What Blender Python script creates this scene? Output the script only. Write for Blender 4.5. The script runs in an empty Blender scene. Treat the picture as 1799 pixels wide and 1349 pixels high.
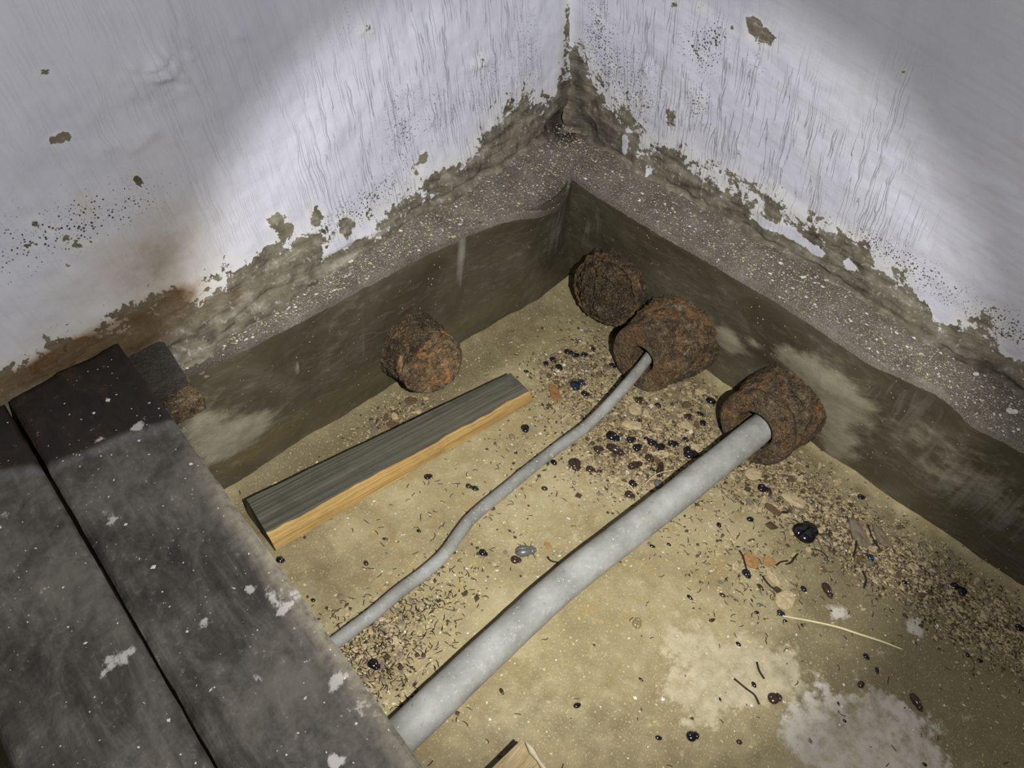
import bpy, math, random
import numpy as np
from mathutils import Vector, Matrix, noise as mn

C = bpy.context.scene.collection
random.seed(7)
rng = np.random.default_rng(11)

# ------------------------------------------------------------------ camera
PP = np.array([899.5, 674.5])
_v1 = np.array([2573, -483.]) - PP            # vanishing point of the left wall's direction
_v2 = np.array([-1800, -1400.]) - PP          # vanishing point of the right wall's direction
FPX = math.sqrt(-_v1 @ _v2)
AX = np.array([*_v1, FPX]); AX /= np.linalg.norm(AX)
AY = np.array([*_v2, FPX]); AY /= np.linalg.norm(AY)
AZ = np.cross(AX, AY)
M = np.stack([AX, AY, AZ])
CAM = np.array([-1.02834, -0.61814, 0.92724])


def ray(px, py):
    return M @ np.array([px - PP[0], py - PP[1], FPX])


def at(px, py, z=0.0):
    r = ray(px, py)
    return CAM + r * ((z - CAM[2]) / r[2])


def atx(px, py, x):
    r = ray(px, py)
    return CAM + r * ((x - CAM[0]) / r[0])


def aty(px, py, y):
    r = ray(px, py)
    return CAM + r * ((y - CAM[1]) / r[1])


RIGHT, UP, FWD = M[:, 0], -M[:, 1], M[:, 2]
cam_data = bpy.data.cameras.new('camera')
cam = bpy.data.objects.new('camera', cam_data)
C.objects.link(cam)
cam_data.sensor_fit = 'HORIZONTAL'
cam_data.sensor_width = 36.0
cam_data.lens = FPX / 1799 * 36.0
cam_data.clip_start = 0.01
cam.matrix_world = Matrix(((RIGHT[0], UP[0], -FWD[0], CAM[0]), (RIGHT[1], UP[1], -FWD[1], CAM[1]),
                           (RIGHT[2], UP[2], -FWD[2], CAM[2]), (0, 0, 0, 1)))
sc = bpy.context.scene
sc.camera = cam

# ------------------------------------------------------------------ light: a hand torch beside the phone
world = bpy.data.worlds.new('dark_room')
sc.world = world
world.use_nodes = True
world.node_tree.nodes['Background'].inputs[0].default_value = (0.8, 0.9, 1.0, 1)
world.node_tree.nodes['Background'].inputs[1].default_value = 0.035


def torch(name, off, aim, energy, cone, blend, size, col):
    L = bpy.data.lights.new(name, 'SPOT')
    L.energy = energy; L.spot_size = cone; L.spot_blend = blend; L.shadow_soft_size = size; L.color = col
    o = bpy.data.objects.new(name, L); C.objects.link(o)
    p = Vector(CAM + RIGHT * off[0] + UP * off[1] + FWD * off[2])
    o.location = p
    o.rotation_euler = (Vector(aim) - p).to_track_quat('-Z', 'Y').to_euler()
    return o


TORCH = (0.17, 0.0, 0.0)
torch('torch_beam', TORCH, at(995, 655, 0.10), 34.0, math.radians(57), 0.30, 0.006, (1.0, 0.985, 0.95))
torch('torch_core', TORCH, at(1010, 860, 0.0), 12.0, math.radians(38), 1.0, 0.006, (1.0, 0.97, 0.86))
torch('torch_spill', TORCH, at(900, 560, 0.12), 19.0, math.radians(140), 0.8, 0.006, (1.0, 0.985, 0.95))

sc.view_settings.view_transform = 'Standard'
sc.view_settings.look = 'None'
sc.view_settings.gamma = 1.0
sc.view_settings.use_curve_mapping = False
sc.view_settings.exposure = 0.0


# ------------------------------------------------------------------ object helpers
def link(name, me, mat=None, parent=None):
    o = bpy.data.objects.new(name, me)
    C.objects.link(o)
    if mat is not None:
        for m in (mat if isinstance(mat, (list, tuple)) else [mat]):
            me.materials.append(m)
    if parent is not None:
        o.parent = parent
    return o


def tag(o, label=None, cat=None, group=None, kind=None):
    if label: o['label'] = label
    if cat: o['category'] = cat
    if group: o['group'] = group
    if kind: o['kind'] = kind
    return o


def empty(name, loc, rz=0.0):
    o = bpy.data.objects.new(name, None)
    o.empty_display_size = 0.01
    C.objects.link(o)
    o.location = loc
    o.rotation_euler = (0, 0, rz)
    return o


def mesh_np(name, V, F, smooth=True, uv=None, attrs=None, matidx=None):
    me = bpy.data.meshes.new(name)
    V = np.asarray(V, dtype=np.float64)
    me.from_pydata(V.tolist(), [], F.tolist() if isinstance(F, np.ndarray) else F)
    if smooth:
        me.polygons.foreach_set('use_smooth', np.ones(len(me.polygons), dtype=bool))
    if uv is not None:
        lay = me.uv_layers.new(name='UVMap')
        li = np.empty(len(me.loops), dtype=np.int32)
        me.loops.foreach_get('vertex_index', li)
        lay.data.foreach_set('uv', np.asarray(uv, dtype=np.float32)[li].ravel())
    for k, a in (attrs or {}).items():
        at_ = me.attributes.new(k, 'FLOAT', 'POINT')
        at_.data.foreach_set('value', np.asarray(a, dtype=np.float32))
    if matidx is not None:
        me.polygons.foreach_set('material_index', np.asarray(matidx, dtype=np.int32))
    me.update()
    return me


def grid_faces(nu, nv, flip=False):
    i = np.arange(nu - 1)[:, None] * nv + np.arange(nv - 1)[None, :]
    i = i.ravel()
    f = np.stack([i, i + nv, i + nv + 1, i + 1], 1)
    return f[:, ::-1] if flip else f


def fbm(P, s, octv=4, seed=0.0, H=0.9):
    out = np.empty(len(P))
    off = Vector((seed * 13.7, seed * 7.3, seed * 3.1))
    for i, p in enumerate(P):
        out[i] = mn.fractal(Vector((p[0], p[1], p[2])) * s + off, H, 2.1, octv)
    return out


def blob(a, b, ca, cb, ra, rb, power=1.0):
    d = ((a - ca) / ra) ** 2 + ((b - cb) / rb) ** 2
    return np.exp(-d ** power)


# ------------------------------------------------------------------ node helper
class B:
    def __init__(s, name):
        s.m = bpy.data.materials.new(name); s.m.use_nodes = True
        s.t = s.m.node_tree; s.n = s.t.nodes; s.p = s.n['Principled BSDF']

    def L(s, a, sock):
        if isinstance(a, bpy.types.NodeSocket): s.t.links.new(a, sock)
        elif isinstance(a, (tuple, list)) and len(a) == 3 and sock.type == 'RGBA': sock.default_value = (*a, 1)
        else: sock.default_value = a

    def attr(s, name):
        n = s.n.new('ShaderNodeAttribute'); n.attribute_name = name; return n.outputs['Fac']

    def uv(s):
        return s.n.new('ShaderNodeTexCoord').outputs['UV']

    def obj(s):
        return s.n.new('ShaderNodeTexCoord').outputs['Object']

    def gpos(s):
        return s.n.new('ShaderNodeNewGeometry').outputs['Position']

    def map(s, v, scale=(1, 1, 1), rot=(0, 0, 0), loc=(0, 0, 0)):
        n = s.n.new('ShaderNodeMapping'); s.L(v, n.inputs['Vector'])
        n.inputs['Scale'].default_value = scale; n.inputs['Rotation'].default_value = rot; n.inputs['Location'].default_value = loc
        return n.outputs[0]

    def noise(s, v, scale, detail=5, rough=0.55, dist=0.0, out='Fac'):
        n = s.n.new('ShaderNodeTexNoise'); s.L(v, n.inputs['Vector'])
        n.inputs['Scale'].default_value = scale; n.inputs['Detail'].default_value = detail
        n.inputs['Roughness'].default_value = rough; n.inputs['Distortion'].default_value = dist
        return n.outputs[out]

    def voro(s, v, scale, out='Distance', feature='F1', rand=1.0):
        n = s.n.new('ShaderNodeTexVoronoi'); n.feature = feature; s.L(v, n.inputs['Vector'])
        n.inputs['Scale'].default_value = scale; n.inputs['Randomness'].default_value = rand
        return n.outputs[out]

    def f(s, op, a, b=0.0, c=0.0, clamp=False):
        n = s.n.new('ShaderNodeMath'); n.operation = op; n.use_clamp = clamp
        s.L(a, n.inputs[0]); s.L(b, n.inputs[1])
        if op in ('MULTIPLY_ADD', 'SMOOTH_MIN'): s.L(c, n.inputs[2])
        return n.outputs[0]

    def add(s, a, b, clamp=False): return s.f('ADD', a, b, clamp=clamp)
    def sub(s, a, b, clamp=False): return s.f('SUBTRACT', a, b, clamp=clamp)
    def mul(s, a, b, clamp=False): return s.f('MULTIPLY', a, b, clamp=clamp)

    def step(s, v, lo, hi, a=0.0, b=1.0):
        n = s.n.new('ShaderNodeMapRange'); n.interpolation_type = 'SMOOTHSTEP'
        s.L(v, n.inputs[0]); n.inputs[1].default_value = lo; n.inputs[2].default_value = hi
        n.inputs[3].default_value = a; n.inputs[4].default_value = b
        return n.outputs[0]

    def mix(s, fac, a, b, blend='MIX'):
        n = s.n.new('ShaderNodeMix'); n.data_type = 'RGBA'; n.blend_type = blend; n.clamp_factor = True
        s.L(fac, n.inputs[0]); s.L(a, n.inputs[6]); s.L(b, n.inputs[7])
        return n.outputs[2]

    def ramp(s, fac, stops):
        n = s.n.new('ShaderNodeValToRGB'); s.L(fac, n.inputs[0])
        e = n.color_ramp.elements
        while len(e) < len(stops): e.new(0.5)
        for el, (p, c) in zip(e, stops): el.position = p; el.color = (*c, 1)
        return n.outputs[0]

    def bump(s, h, strength=0.5, dist=0.002, normal=None):
        n = s.n.new('ShaderNodeBump'); n.inputs['Strength'].default_value = strength
        n.inputs['Distance'].default_value = dist; s.L(h, n.inputs['Height'])
        if normal is not None: s.L(normal, n.inputs['Normal'])
        return n.outputs[0]

    def out(s, col, rough=0.8, normal=None, metal=0.0, spec=0.5):
        s.L(col, s.p.inputs['Base Color']); s.L(rough, s.p.inputs['Roughness']); s.L(metal, s.p.inputs['Metallic'])
        s.L(spec, s.p.inputs['Specular IOR Level'])
        if normal is not None: s.L(normal, s.p.inputs['Normal'])
        return s.m


# ------------------------------------------------------------------ materials
def plaster_material(name, brush_scale, brush_rot):
    b = B(name); uv = b.uv()
    paint, rust, spk, drip = b.attr('paint'), b.attr('rust'), b.attr('specks'), b.attr('drips')
    grime_shade = b.attr('grime_shade')
    n1 = b.noise(uv, 34, 7, 0.68, 0.4); n2 = b.noise(uv, 130, 6, 0.65)
    v = b.add(paint, b.mul(b.sub(n1, 0.5), 5.6)); v = b.add(v, b.mul(b.sub(n2, 0.5), 3.0))
    mask = b.step(v, -0.03, 0.03)
    # little flecks missing from the paint, denser near the damp foot of the wall
    fl = b.voro(uv, 260); fl2 = b.noise(uv, 45, 3)
    hole = b.step(b.sub(b.add(fl, b.mul(fl2, 0.3)), b.mul(spk, 0.36)), 0.13, 0.17, 1.0, 0.0)
    hole = b.mul(hole, b.step(spk, 0.02, 0.2))
    tiny = b.voro(b.map(uv, (1, 0.6, 1)), 560)
    hole2 = b.mul(b.step(b.sub(b.add(tiny, b.mul(n1, 0.35)), b.mul(spk, 0.22)), 0.17, 0.2, 1.0, 0.0), b.step(spk, 0.1, 0.4))
    hl = b.f('MAXIMUM', hole, hole2)
    pmask = mask
    mask = b.mul(mask, b.sub(1.0, hl))
    # paint colour
    cl = b.noise(uv, 5, 4); brush = b.noise(b.map(b.map(uv, rot=(0, 0, brush_rot)), brush_scale), 1.0, 4, 0.6)
    pc = b.mix(b.step(cl, 0.3, 0.7), (0.575, 0.58, 0.675), (0.65, 0.655, 0.74))
    pc = b.mix(b.mul(b.step(brush, 0.34, 0.56, 1.0, 0.0), 0.14), pc, (0.38, 0.38, 0.42))
    near = b.step(paint, 0.0, 1.6, 1.0, 0.0)
    pc = b.mix(b.mul(near, 0.7), pc, (0.71, 0.705, 0.70))
    # run marks: thin wiggly threads of dirt straight down the wall
    w = b.noise(uv, 26, 3, 0.5, out='Color')
    mp = b.n.new('ShaderNodeVectorMath'); mp.operation = 'MULTIPLY_ADD'
    b.L(w, mp.inputs[0]); mp.inputs[1].default_value = (0.010, 0.0, 0.0); b.L(uv, mp.inputs[2])
    dn = b.noise(b.map(mp.outputs[0], (170, 9.0, 1)), 1.0, 1, 0.4)
    line = b.step(b.f('ABSOLUTE', b.sub(dn, 0.5)), 0.010, 0.028, 1.0, 0.0)
    brk = b.step(b.noise(b.map(uv, (45, 12, 1)), 1.0, 3), 0.42, 0.55)
    line = b.mul(b.mul(line, brk), drip)
    pc = b.mix(b.mul(line, 0.48), pc, (0.25, 0.25, 0.27))
    wide = b.mul(b.step(b.noise(b.map(uv, (60, 2.0, 1)), 1.0, 2), 0.56, 0.68), drip)
    pc = b.mix(b.mul(wide, 0.10), pc, (0.34, 0.34, 0.38))
    # rust stain soaking through the paint
    rn = b.noise(uv, 14, 5, 0.6)
    r = b.f('MULTIPLY', rust, b.step(rn, 0.25, 0.7, 0.6, 1.25), clamp=True)
    pc = b.mix(r, pc, b.ramp(b.add(b.mul(r, 0.75), b.mul(b.sub(n2, 0.5), 0.35)),
                             [(0.0, (0.54, 0.475, 0.34)), (0.35, (0.48, 0.39, 0.235)), (0.6, (0.26, 0.165, 0.075)), (0.8, (0.11, 0.055, 0.022)), (1.0, (0.05, 0.026, 0.014))]))
    pc = b.mix(grime_shade, pc, (0.25, 0.25, 0.25))
    # bare cement
    c1 = b.noise(uv, 40, 7, 0.65); c2 = b.noise(uv, 9, 4)
    cl1 = b.noise(b.map(uv, (12, 75, 1)), 1.0, 6, 0.68, 0.8)
    c1 = b.add(b.mul(c1, 0.5), b.mul(cl1, 0.5))
    cc = b.ramp(c1, [(0.38, (0.050, 0.043, 0.032)), (0.46, (0.125, 0.110, 0.080)), (0.54, (0.205, 0.182, 0.138)), (0.64, (0.36, 0.335, 0.275))])
    cc = b.mix(b.step(c2, 0.48, 0.66, 0, 0.5), cc, b.mix(n2, (0.18, 0.165, 0.105), (0.31, 0.285, 0.20)))
    cc = b.mix(b.mul(b.step(n2, 0.56, 0.66), 0.6), cc, (0.5, 0.49, 0.45))
    cc = b.mix(b.mul(r, 0.8), cc, b.mix(n2, (0.06, 0.03, 0.013), (0.20, 0.12, 0.05)))
    cc = b.mix(grime_shade, cc, (0.03, 0.026, 0.022))
    cc = b.mix(b.mul(b.mul(hl, pmask), 0.75), cc, (0.045, 0.042, 0.04))
    col = b.mix(mask, cc, pc)
    hgt = b.add(b.mul(mask, 0.7), b.mul(c1, b.step(mask, 0, 1, 1.6, 0.25)))
    lump = b.noise(uv, 60, 4)
    hgt = b.add(hgt, b.mul(lump, 0.35)); hgt = b.sub(hgt, b.mul(line, 0.5)); hgt = b.add(hgt, b.mul(brush, 0.05))
    nrm = b.bump(hgt, 0.95, 0.0026)
    return b.out(col, b.step(mask, 0, 1, 0.85, 0.55), nrm, spec=0.35)


def cement_material():
    b = B('damp_cement'); uv = b.uv()
    pale, salt, warm = b.attr('pale'), b.attr('salt'), b.attr('warm')
    n1 = b.noise(uv, 7, 6, 0.6, 0.5); n2 = b.noise(b.map(uv, (30, 55, 1), (0, 0, 0.5)), 1, 5, 0.6); n3 = b.noise(uv, 120, 4)
    c = b.ramp(n1, [(0.3, (0.046, 0.039, 0.023)), (0.5, (0.070, 0.061, 0.038)), (0.72, (0.112, 0.102, 0.073))])
    c = b.mix(warm, c, b.mix(n2, (0.10, 0.075, 0.035), (0.17, 0.13, 0.065)))
    pm = b.step(b.add(pale, b.add(b.mul(b.sub(n2, 0.5), 1.5), b.mul(b.sub(n1, 0.5), 1.6))), 0.22, 0.95)
    c = b.mix(b.mul(pm, 0.85), c, b.mix(b.noise(uv, 45, 6, 0.7), (0.14, 0.127, 0.085), (0.42, 0.39, 0.29)))
    sm = b.mul(b.step(b.add(b.noise(b.map(uv, (70, 9, 1)), 1, 4, 0.6, 1.0), b.mul(salt, 0.3)), 0.62, 0.8), salt)
    c = b.mix(b.mul(sm, 0.42), c, (0.30, 0.29, 0.25))
    dots = b.step(b.add(b.voro(uv, 95), b.mul(n1, 0.25)), 0.18, 0.205, 1.0, 0.0)
    c = b.mix(b.mul(dots, 0.85), c, (0.62, 0.6, 0.52))
    scr = b.step(b.f('ABSOLUTE', b.sub(b.noise(b.map(uv, (9, 40, 1), (0, 0, 0.45)), 1, 3), 0.5)), 0.0, 0.02, 1.0, 0.0)
    c = b.mix(b.mul(scr, 0.10), c, (0.30, 0.29, 0.24))
    nrm = b.bump(b.add(b.mul(n1, 1.5), b.add(b.mul(n2, 0.8), b.add(b.mul(n3, 0.3), b.mul(pm, 0.5)))), 0.45, 0.004)
    return b.out(c, b.step(n2, 0.3, 0.7, 0.36, 0.6), nrm, spec=0.42)


def ledge_material():
    b = B('gritty_ledge'); uv = b.gpos()
    dirt_shade = b.attr('dirt_shade')
    n1 = b.noise(uv, 22, 6, 0.65); n2 = b.noise(uv, 420, 4, 0.72); v = b.voro(uv, 520)
    c = b.ramp(n1, [(0.3, (0.13, 0.112, 0.088)), (0.5, (0.20, 0.178, 0.145)), (0.7, (0.29, 0.265, 0.225))])
    c = b.mix(b.step(n2, 0.5, 0.68, 0, 0.7), c, (0.46, 0.43, 0.36))
    c = b.mix(b.step(n2, 0.3, 0.42, 0.7, 0), c, (0.05, 0.04, 0.03))
    c = b.mix(b.mul(b.step(b.add(v, b.mul(n1, 0.5)), 0.30, 0.37, 1, 0), 0.9), c, (0.70, 0.67, 0.58))
    c = b.mix(dirt_shade, c, (0.055, 0.047, 0.036))
    nrm = b.bump(b.add(n2, b.add(b.mul(n1, 1.5), b.mul(v, -0.6))), 0.9, 0.003)
    return b.out(c, 0.9, nrm, spec=0.25)


def floor_material():
    b = B('sandy_floor'); uv = b.uv()
    lit, pale, dark, white = b.attr('litter'), b.attr('pale'), b.attr('dark'), b.attr('white')
    n1 = b.noise(uv, 9, 6, 0.6, 0.4); n2 = b.noise(uv, 60, 5, 0.65); n3 = b.noise(uv, 360, 3, 0.7); v = b.voro(uv, 330)
    n4 = b.noise(uv, 22, 5, 0.65)
    c = b.ramp(n1, [(0.30, (0.25, 0.20, 0.105)), (0.5, (0.36, 0.30, 0.165)), (0.70, (0.47, 0.405, 0.24))])
    c = b.mix(b.mul(b.step(n2, 0.52, 0.68), 0.28), c, (0.60, 0.51, 0.30))
    c = b.mix(b.mul(b.step(n2, 0.33, 0.47, 1, 0), 0.28), c, (0.22, 0.175, 0.09))
    c = b.mix(b.mul(b.step(n4, 0.52, 0.66), 0.4), c, (0.42, 0.27, 0.085))
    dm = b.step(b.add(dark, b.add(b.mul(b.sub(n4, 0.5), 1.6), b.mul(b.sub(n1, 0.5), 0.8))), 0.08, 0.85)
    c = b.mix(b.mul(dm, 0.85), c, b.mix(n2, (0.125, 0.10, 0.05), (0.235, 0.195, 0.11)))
    pm = b.step(b.add(pale, b.add(b.mul(b.sub(n4, 0.5), 2.4), b.mul(b.sub(n2, 0.5), 0.8))), 0.38, 0.72)
    c = b.mix(b.mul(pm, b.step(n2, 0.3, 0.7, 0.35, 0.85)), c, (0.54, 0.48, 0.33))
    wm = b.step(b.add(white, b.add(b.mul(b.sub(n4, 0.5), 2.6), b.mul(b.sub(n2, 0.5), 1.2))), 0.40, 0.85)
    c = b.mix(b.mul(wm, b.step(b.add(b.mul(n2, 0.6), b.mul(n4, 0.4)), 0.36, 0.6, 0.25, 0.95)), c, (0.58, 0.535, 0.47))
    lm = b.step(b.add(lit, b.mul(b.sub(n2, 0.5), 1.2)), 0.25, 0.85)
    lc = b.ramp(n3, [(0.34, (0.04, 0.028, 0.016)), (0.45, (0.19, 0.135, 0.065)), (0.56, (0.38, 0.30, 0.165)), (0.70, (0.60, 0.51, 0.33))])
    c = b.mix(b.mul(lm, 0.85), c, lc)
    c = b.mix(b.step(n3, 0.58, 0.70, 0, 0.75), c, (0.72, 0.64, 0.42))
    c = b.mix(b.step(n3, 0.27, 0.35, 0.5, 0), c, (0.16, 0.11, 0.05))
    c = b.mix(b.mul(b.step(b.add(v, b.mul(n2, 0.45)), 0.27, 0.31, 1, 0), 0.9), c, (0.84, 0.79, 0.60))
    h = b.add(b.mul(n1, 2.0), b.add(b.mul(n3, b.step(lm, 0, 1, 0.5, 1.6)), n2))
    nrm = b.bump(h, 0.6, 0.0025)
    return b.out(c, b.step(dm, 0, 1, 0.8, 0.62), nrm, spec=0.3)


def rust_material(name, tone=1.0, pale=0.15, orange=0.35, grey=0.0):
    b = B(name); g = b.gpos()
    n1 = b.noise(g, 46, 7, 0.7, 0.5); n2 = b.noise(g, 190, 6, 0.72); n3 = b.noise(g, 26, 5, 0.65, 0.6)
    n4 = b.noise(g, 85, 6, 0.72); n5 = b.noise(g, 520, 3, 0.7)
    k = tone
    c = b.ramp(b.add(b.mul(n1, 0.6), b.mul(n2, 0.4)), [(0.34, (0.016 * k, 0.011 * k, 0.009 * k)), (0.46, (0.058 * k, 0.036 * k, 0.020 * k)), (0.55, (0.125 * k, 0.084 * k, 0.046 * k)), (0.68, (0.36 * k, 0.27 * k, 0.16 * k))])
    c = b.mix(b.mul(b.step(n3, 0.47, 0.62), orange), c, b.mix(b.step(n2, 0.35, 0.65), (0.17 * k, 0.065 * k, 0.02 * k), (0.45 * k, 0.235 * k, 0.07 * k)))
    c = b.mix(b.mul(b.step(n4, 0.55, 0.66), pale), c, b.mix(n5, (0.26, 0.215, 0.145), (0.42, 0.37, 0.27)))
    c = b.mix(b.step(n4, 0.33, 0.45, 0.85, 0), c, (0.012, 0.009, 0.008))
    c = b.mix(b.step(n5, 0.56, 0.66, 0, 0.8), c, (0.60, 0.48, 0.29))
    c = b.mix(grey, c, b.mix(n2, (0.03, 0.027, 0.026), (0.15, 0.138, 0.128)))
    nrm = b.bump(b.add(b.mul(n1, 0.9), b.add(b.mul(n2, 1.2), b.add(b.mul(n4, 0.9), b.mul(n5, 0.4)))), 1.0, 0.005)
    return b.out(c, b.step(n4, 0.35, 0.65, 0.45, 0.85), nrm, spec=0.45)


def board_material():
    b = B('grimy_board'); uv = b.uv()
    st, tide, edge, salt = b.attr('stain'), b.attr('tide'), b.attr('edge'), b.attr('salt')
    g1 = b.noise(b.map(uv, (160, 7, 1)), 1, 5, 0.65, 0.6); n1 = b.noise(b.map(uv, (30, 15, 1)), 1, 9, 0.76, 0.8); n2 = b.noise(uv, 110, 6, 0.7)
    n0 = b.noise(uv, 7, 4, 0.6)
    c = b.ramp(n1, [(0.32, (0.028, 0.025, 0.023)), (0.46, (0.062, 0.056, 0.050)), (0.56, (0.112, 0.102, 0.088)), (0.70, (0.215, 0.198, 0.165))])
    c = b.mix(b.step(g1, 0.35, 0.65, 0.45, 0), c, (0.030, 0.027, 0.025))
    c = b.mix(b.mul(b.step(b.add(n0, b.mul(n2, 0.3)), 0.55, 0.8), 0.6), c, (0.24, 0.22, 0.185))
    c = b.mix(b.mul(b.step(n2, 0.58, 0.72), 0.35), c, (0.32, 0.31, 0.29))
    c = b.mix(b.mul(edge, b.step(n2, 0.3, 0.6, 0.3, 0.9)), c, (0.34, 0.31, 0.23))
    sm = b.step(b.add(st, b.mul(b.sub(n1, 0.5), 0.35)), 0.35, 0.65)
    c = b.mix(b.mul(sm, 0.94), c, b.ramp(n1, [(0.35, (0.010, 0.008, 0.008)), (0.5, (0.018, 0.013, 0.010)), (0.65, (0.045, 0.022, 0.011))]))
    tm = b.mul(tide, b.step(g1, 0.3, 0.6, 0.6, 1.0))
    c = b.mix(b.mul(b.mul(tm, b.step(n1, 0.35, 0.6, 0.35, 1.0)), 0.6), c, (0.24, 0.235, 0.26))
    wm = b.step(b.add(salt, b.add(b.mul(b.sub(n2, 0.5), 3.0), b.mul(b.sub(n1, 0.5), 1.5))), 0.45, 0.9)
    c = b.mix(b.mul(wm, 0.9), c, (0.58, 0.55, 0.52))
    dots = b.step(b.add(b.voro(uv, 95), b.mul(n1, 0.45)), 0.215, 0.24, 1, 0)
    c = b.mix(b.mul(dots, 0.8), c, (0.55, 0.53, 0.48))
    nrm = b.bump(b.add(b.mul(g1, 0.8), b.add(n1, b.mul(n2, 0.6))), 0.5, 0.0018)
    return b.out(c, b.step(sm, 0, 1, 0.62, 0.5), nrm, spec=0.35)


def wood_material(name, dark, mid, light, scale=(2.5, 420, 420), rough=0.75):
    b = B(name); o = b.obj()
    g = b.noise(b.map(o, scale), 1, 3, 0.55, 0.1); g2 = b.noise(b.map(o, (scale[0] * 3, scale[1] * 2.2, scale[2] * 2.2)), 1, 3, 0.6); n = b.noise(o, 30, 4)
    c = b.ramp(b.add(b.mul(g, 0.75), b.mul(g2, 0.25)), [(0.3, dark), (0.5, mid), (0.7, light)])
    c = b.mix(b.step(n, 0.5, 0.7, 0, 0.35), c, dark)
    nrm = b.bump(b.add(g, b.mul(g2, 0.5)), 0.6, 0.0015)
    return b.out(c, rough, nrm, spec=0.25)


def lead_material(name='grey_lead', k=1.0):
    b = B(name); g = b.gpos()
    n1 = b.noise(g, 18, 6, 0.6); n2 = b.noise(g, 130, 5, 0.65); v = b.voro(g, 170); n3 = b.noise(g, 45, 4, 0.6, 0.8)
    c = b.ramp(n1, [(0.3, (0.22 * k, 0.225 * k, 0.205 * k)), (0.5, (0.33 * k, 0.335 * k, 0.31 * k)), (0.7, (0.46 * k, 0.46 * k, 0.45 * k))])
    c = b.mix(b.step(n2, 0.55, 0.7, 0, 0.5), c, (0.55, 0.54, 0.50))
    c = b.mix(b.step(n3, 0.66, 0.72, 0, 0.5), c, (0.36, 0.30, 0.21))
    c = b.mix(b.step(n2, 0.3, 0.4, 0.5, 0), c, (0.15, 0.15, 0.14))
    c = b.mix(b.mul(b.step(b.add(v, b.mul(n1, 0.4)), 0.27, 0.31, 1, 0), 0.85), c, (0.78, 0.75, 0.62))
    nrm = b.bump(b.add(n2, b.mul(n3, 0.6)), 0.35, 0.001)
    return b.out(c, 0.6, nrm, spec=0.35)


def plain(name, col, rough=0.6, spec=0.4, var=0.35, scale=150):
    b = B(name); g = b.gpos(); n = b.noise(g, scale, 3)
    lo = tuple(x * (1 - var) for x in col); hi = tuple(min(1, x * (1 + var)) for x in col)
    return b.out(b.mix(n, lo, hi), rough, b.bump(n, 0.3, 0.0006), spec=spec)


MAT_L = plaster_material('peeling_paint_left', (190, 8, 1), 0.10)
MAT_R = plaster_material('peeling_paint_right', (7, 170, 1), 0.12)
MAT_CEM = cement_material()
MAT_LEDGE = ledge_material()
MAT_FLOOR = floor_material()
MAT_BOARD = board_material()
MAT_RUST = rust_material('rust', 1.3, 0.85, 0.5)
MAT_RUST_DARK = rust_material('dark_rust', 0.8, 0.45, 0.25)
MAT_BEARER = rust_material('bearer_top', 0.8, 0.10, 0.05, 0.75)
MAT_RUST_FACE = rust_material('orange_rust', 1.7, 0.8, 0.75)
MAT_RUST_RING = rust_material('brown_rust', 1.2, 0.22, 0.3)
MAT_LEAD = lead_material()
MAT_LEAD_THIN = lead_material('grey_lead_thin', 0.85)
MAT_BORE_SHADE = plain('black_bore_shade', (0.004, 0.004, 0.004), 0.9, 0.1)  # near-black colour standing in for shade deep inside the sleeves
MAT_GREYWOOD = wood_material('grey_wood', (0.050, 0.048, 0.036), (0.105, 0.10, 0.075), (0.17, 0.16, 0.12))
MAT_FRESHWOOD = wood_material('fresh_wood', (0.29, 0.165, 0.05), (0.55, 0.36, 0.13), (0.74, 0.53, 0.24))
MAT_OFFCUT = wood_material('offcut_wood', (0.22, 0.16, 0.07), (0.36, 0.28, 0.15), (0.47, 0.39, 0.24))
MAT_CHIP = wood_material('chip_wood', (0.20, 0.10, 0.035), (0.36, 0.20, 0.075), (0.46, 0.28, 0.12))
MAT_BLACK = plain('black_chitin', (0.008, 0.008, 0.010), 0.16, 0.75, 0.3, 60)
MAT_BLUE = plain('blue_chitin', (0.010, 0.020, 0.035), 0.15, 0.9, 0.3, 60)
MAT_BROWN = plain('brown_chitin', (0.045, 0.025, 0.016), 0.24, 0.6, 0.4, 200)
MAT_PALE = plain('pale_chitin', (0.26, 0.20, 0.11), 0.3, 0.6, 0.4, 250)
MAT_GREYSH = plain('grey_chitin', (0.12, 0.125, 0.12), 0.3, 0.6, 0.3, 200)
MAT_LEG = plain('leg_chitin', (0.012, 0.010, 0.009), 0.4, 0.5)
MAT_TAN = plain('tan_bark', (0.47, 0.375, 0.225), 0.9, 0.2, 0.45, 260)
MAT_DKBARK = plain('brown_bark', (0.13, 0.085, 0.045), 0.85, 0.25, 0.5, 220)
MAT_GREYBARK = plain('grey_brown_bark', (0.20, 0.16, 0.115), 0.9, 0.2, 0.5, 220)
MAT_ORANGE = plain('orange_leaf', (0.36, 0.20, 0.075), 0.7, 0.3, 0.4, 180)
MAT_STRAW = plain('pale_straw', (0.74, 0.66, 0.38), 0.6, 0.3, 0.15)
MAT_WHITE = plain('white_chip', (0.74, 0.72, 0.66), 0.85, 0.2, 0.15)
MAT_SAND = plain('sand_grain', (0.55, 0.45, 0.24), 0.9, 0.2, 0.4)
MAT_CRUMB = plain('brown_crumb', (0.075, 0.053, 0.030), 0.85, 0.25, 0.6)
MAT_FIBRE = plain('dark_fibre', (0.030, 0.019, 0.010), 0.6, 0.3, 0.4)

# ------------------------------------------------------------------ setting: floor
PIT_H = 0.225
SLV = {1: (-0.095, 0.066), 2: (-0.235, 0.058), 3: (-0.436, 0.058)}


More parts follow.
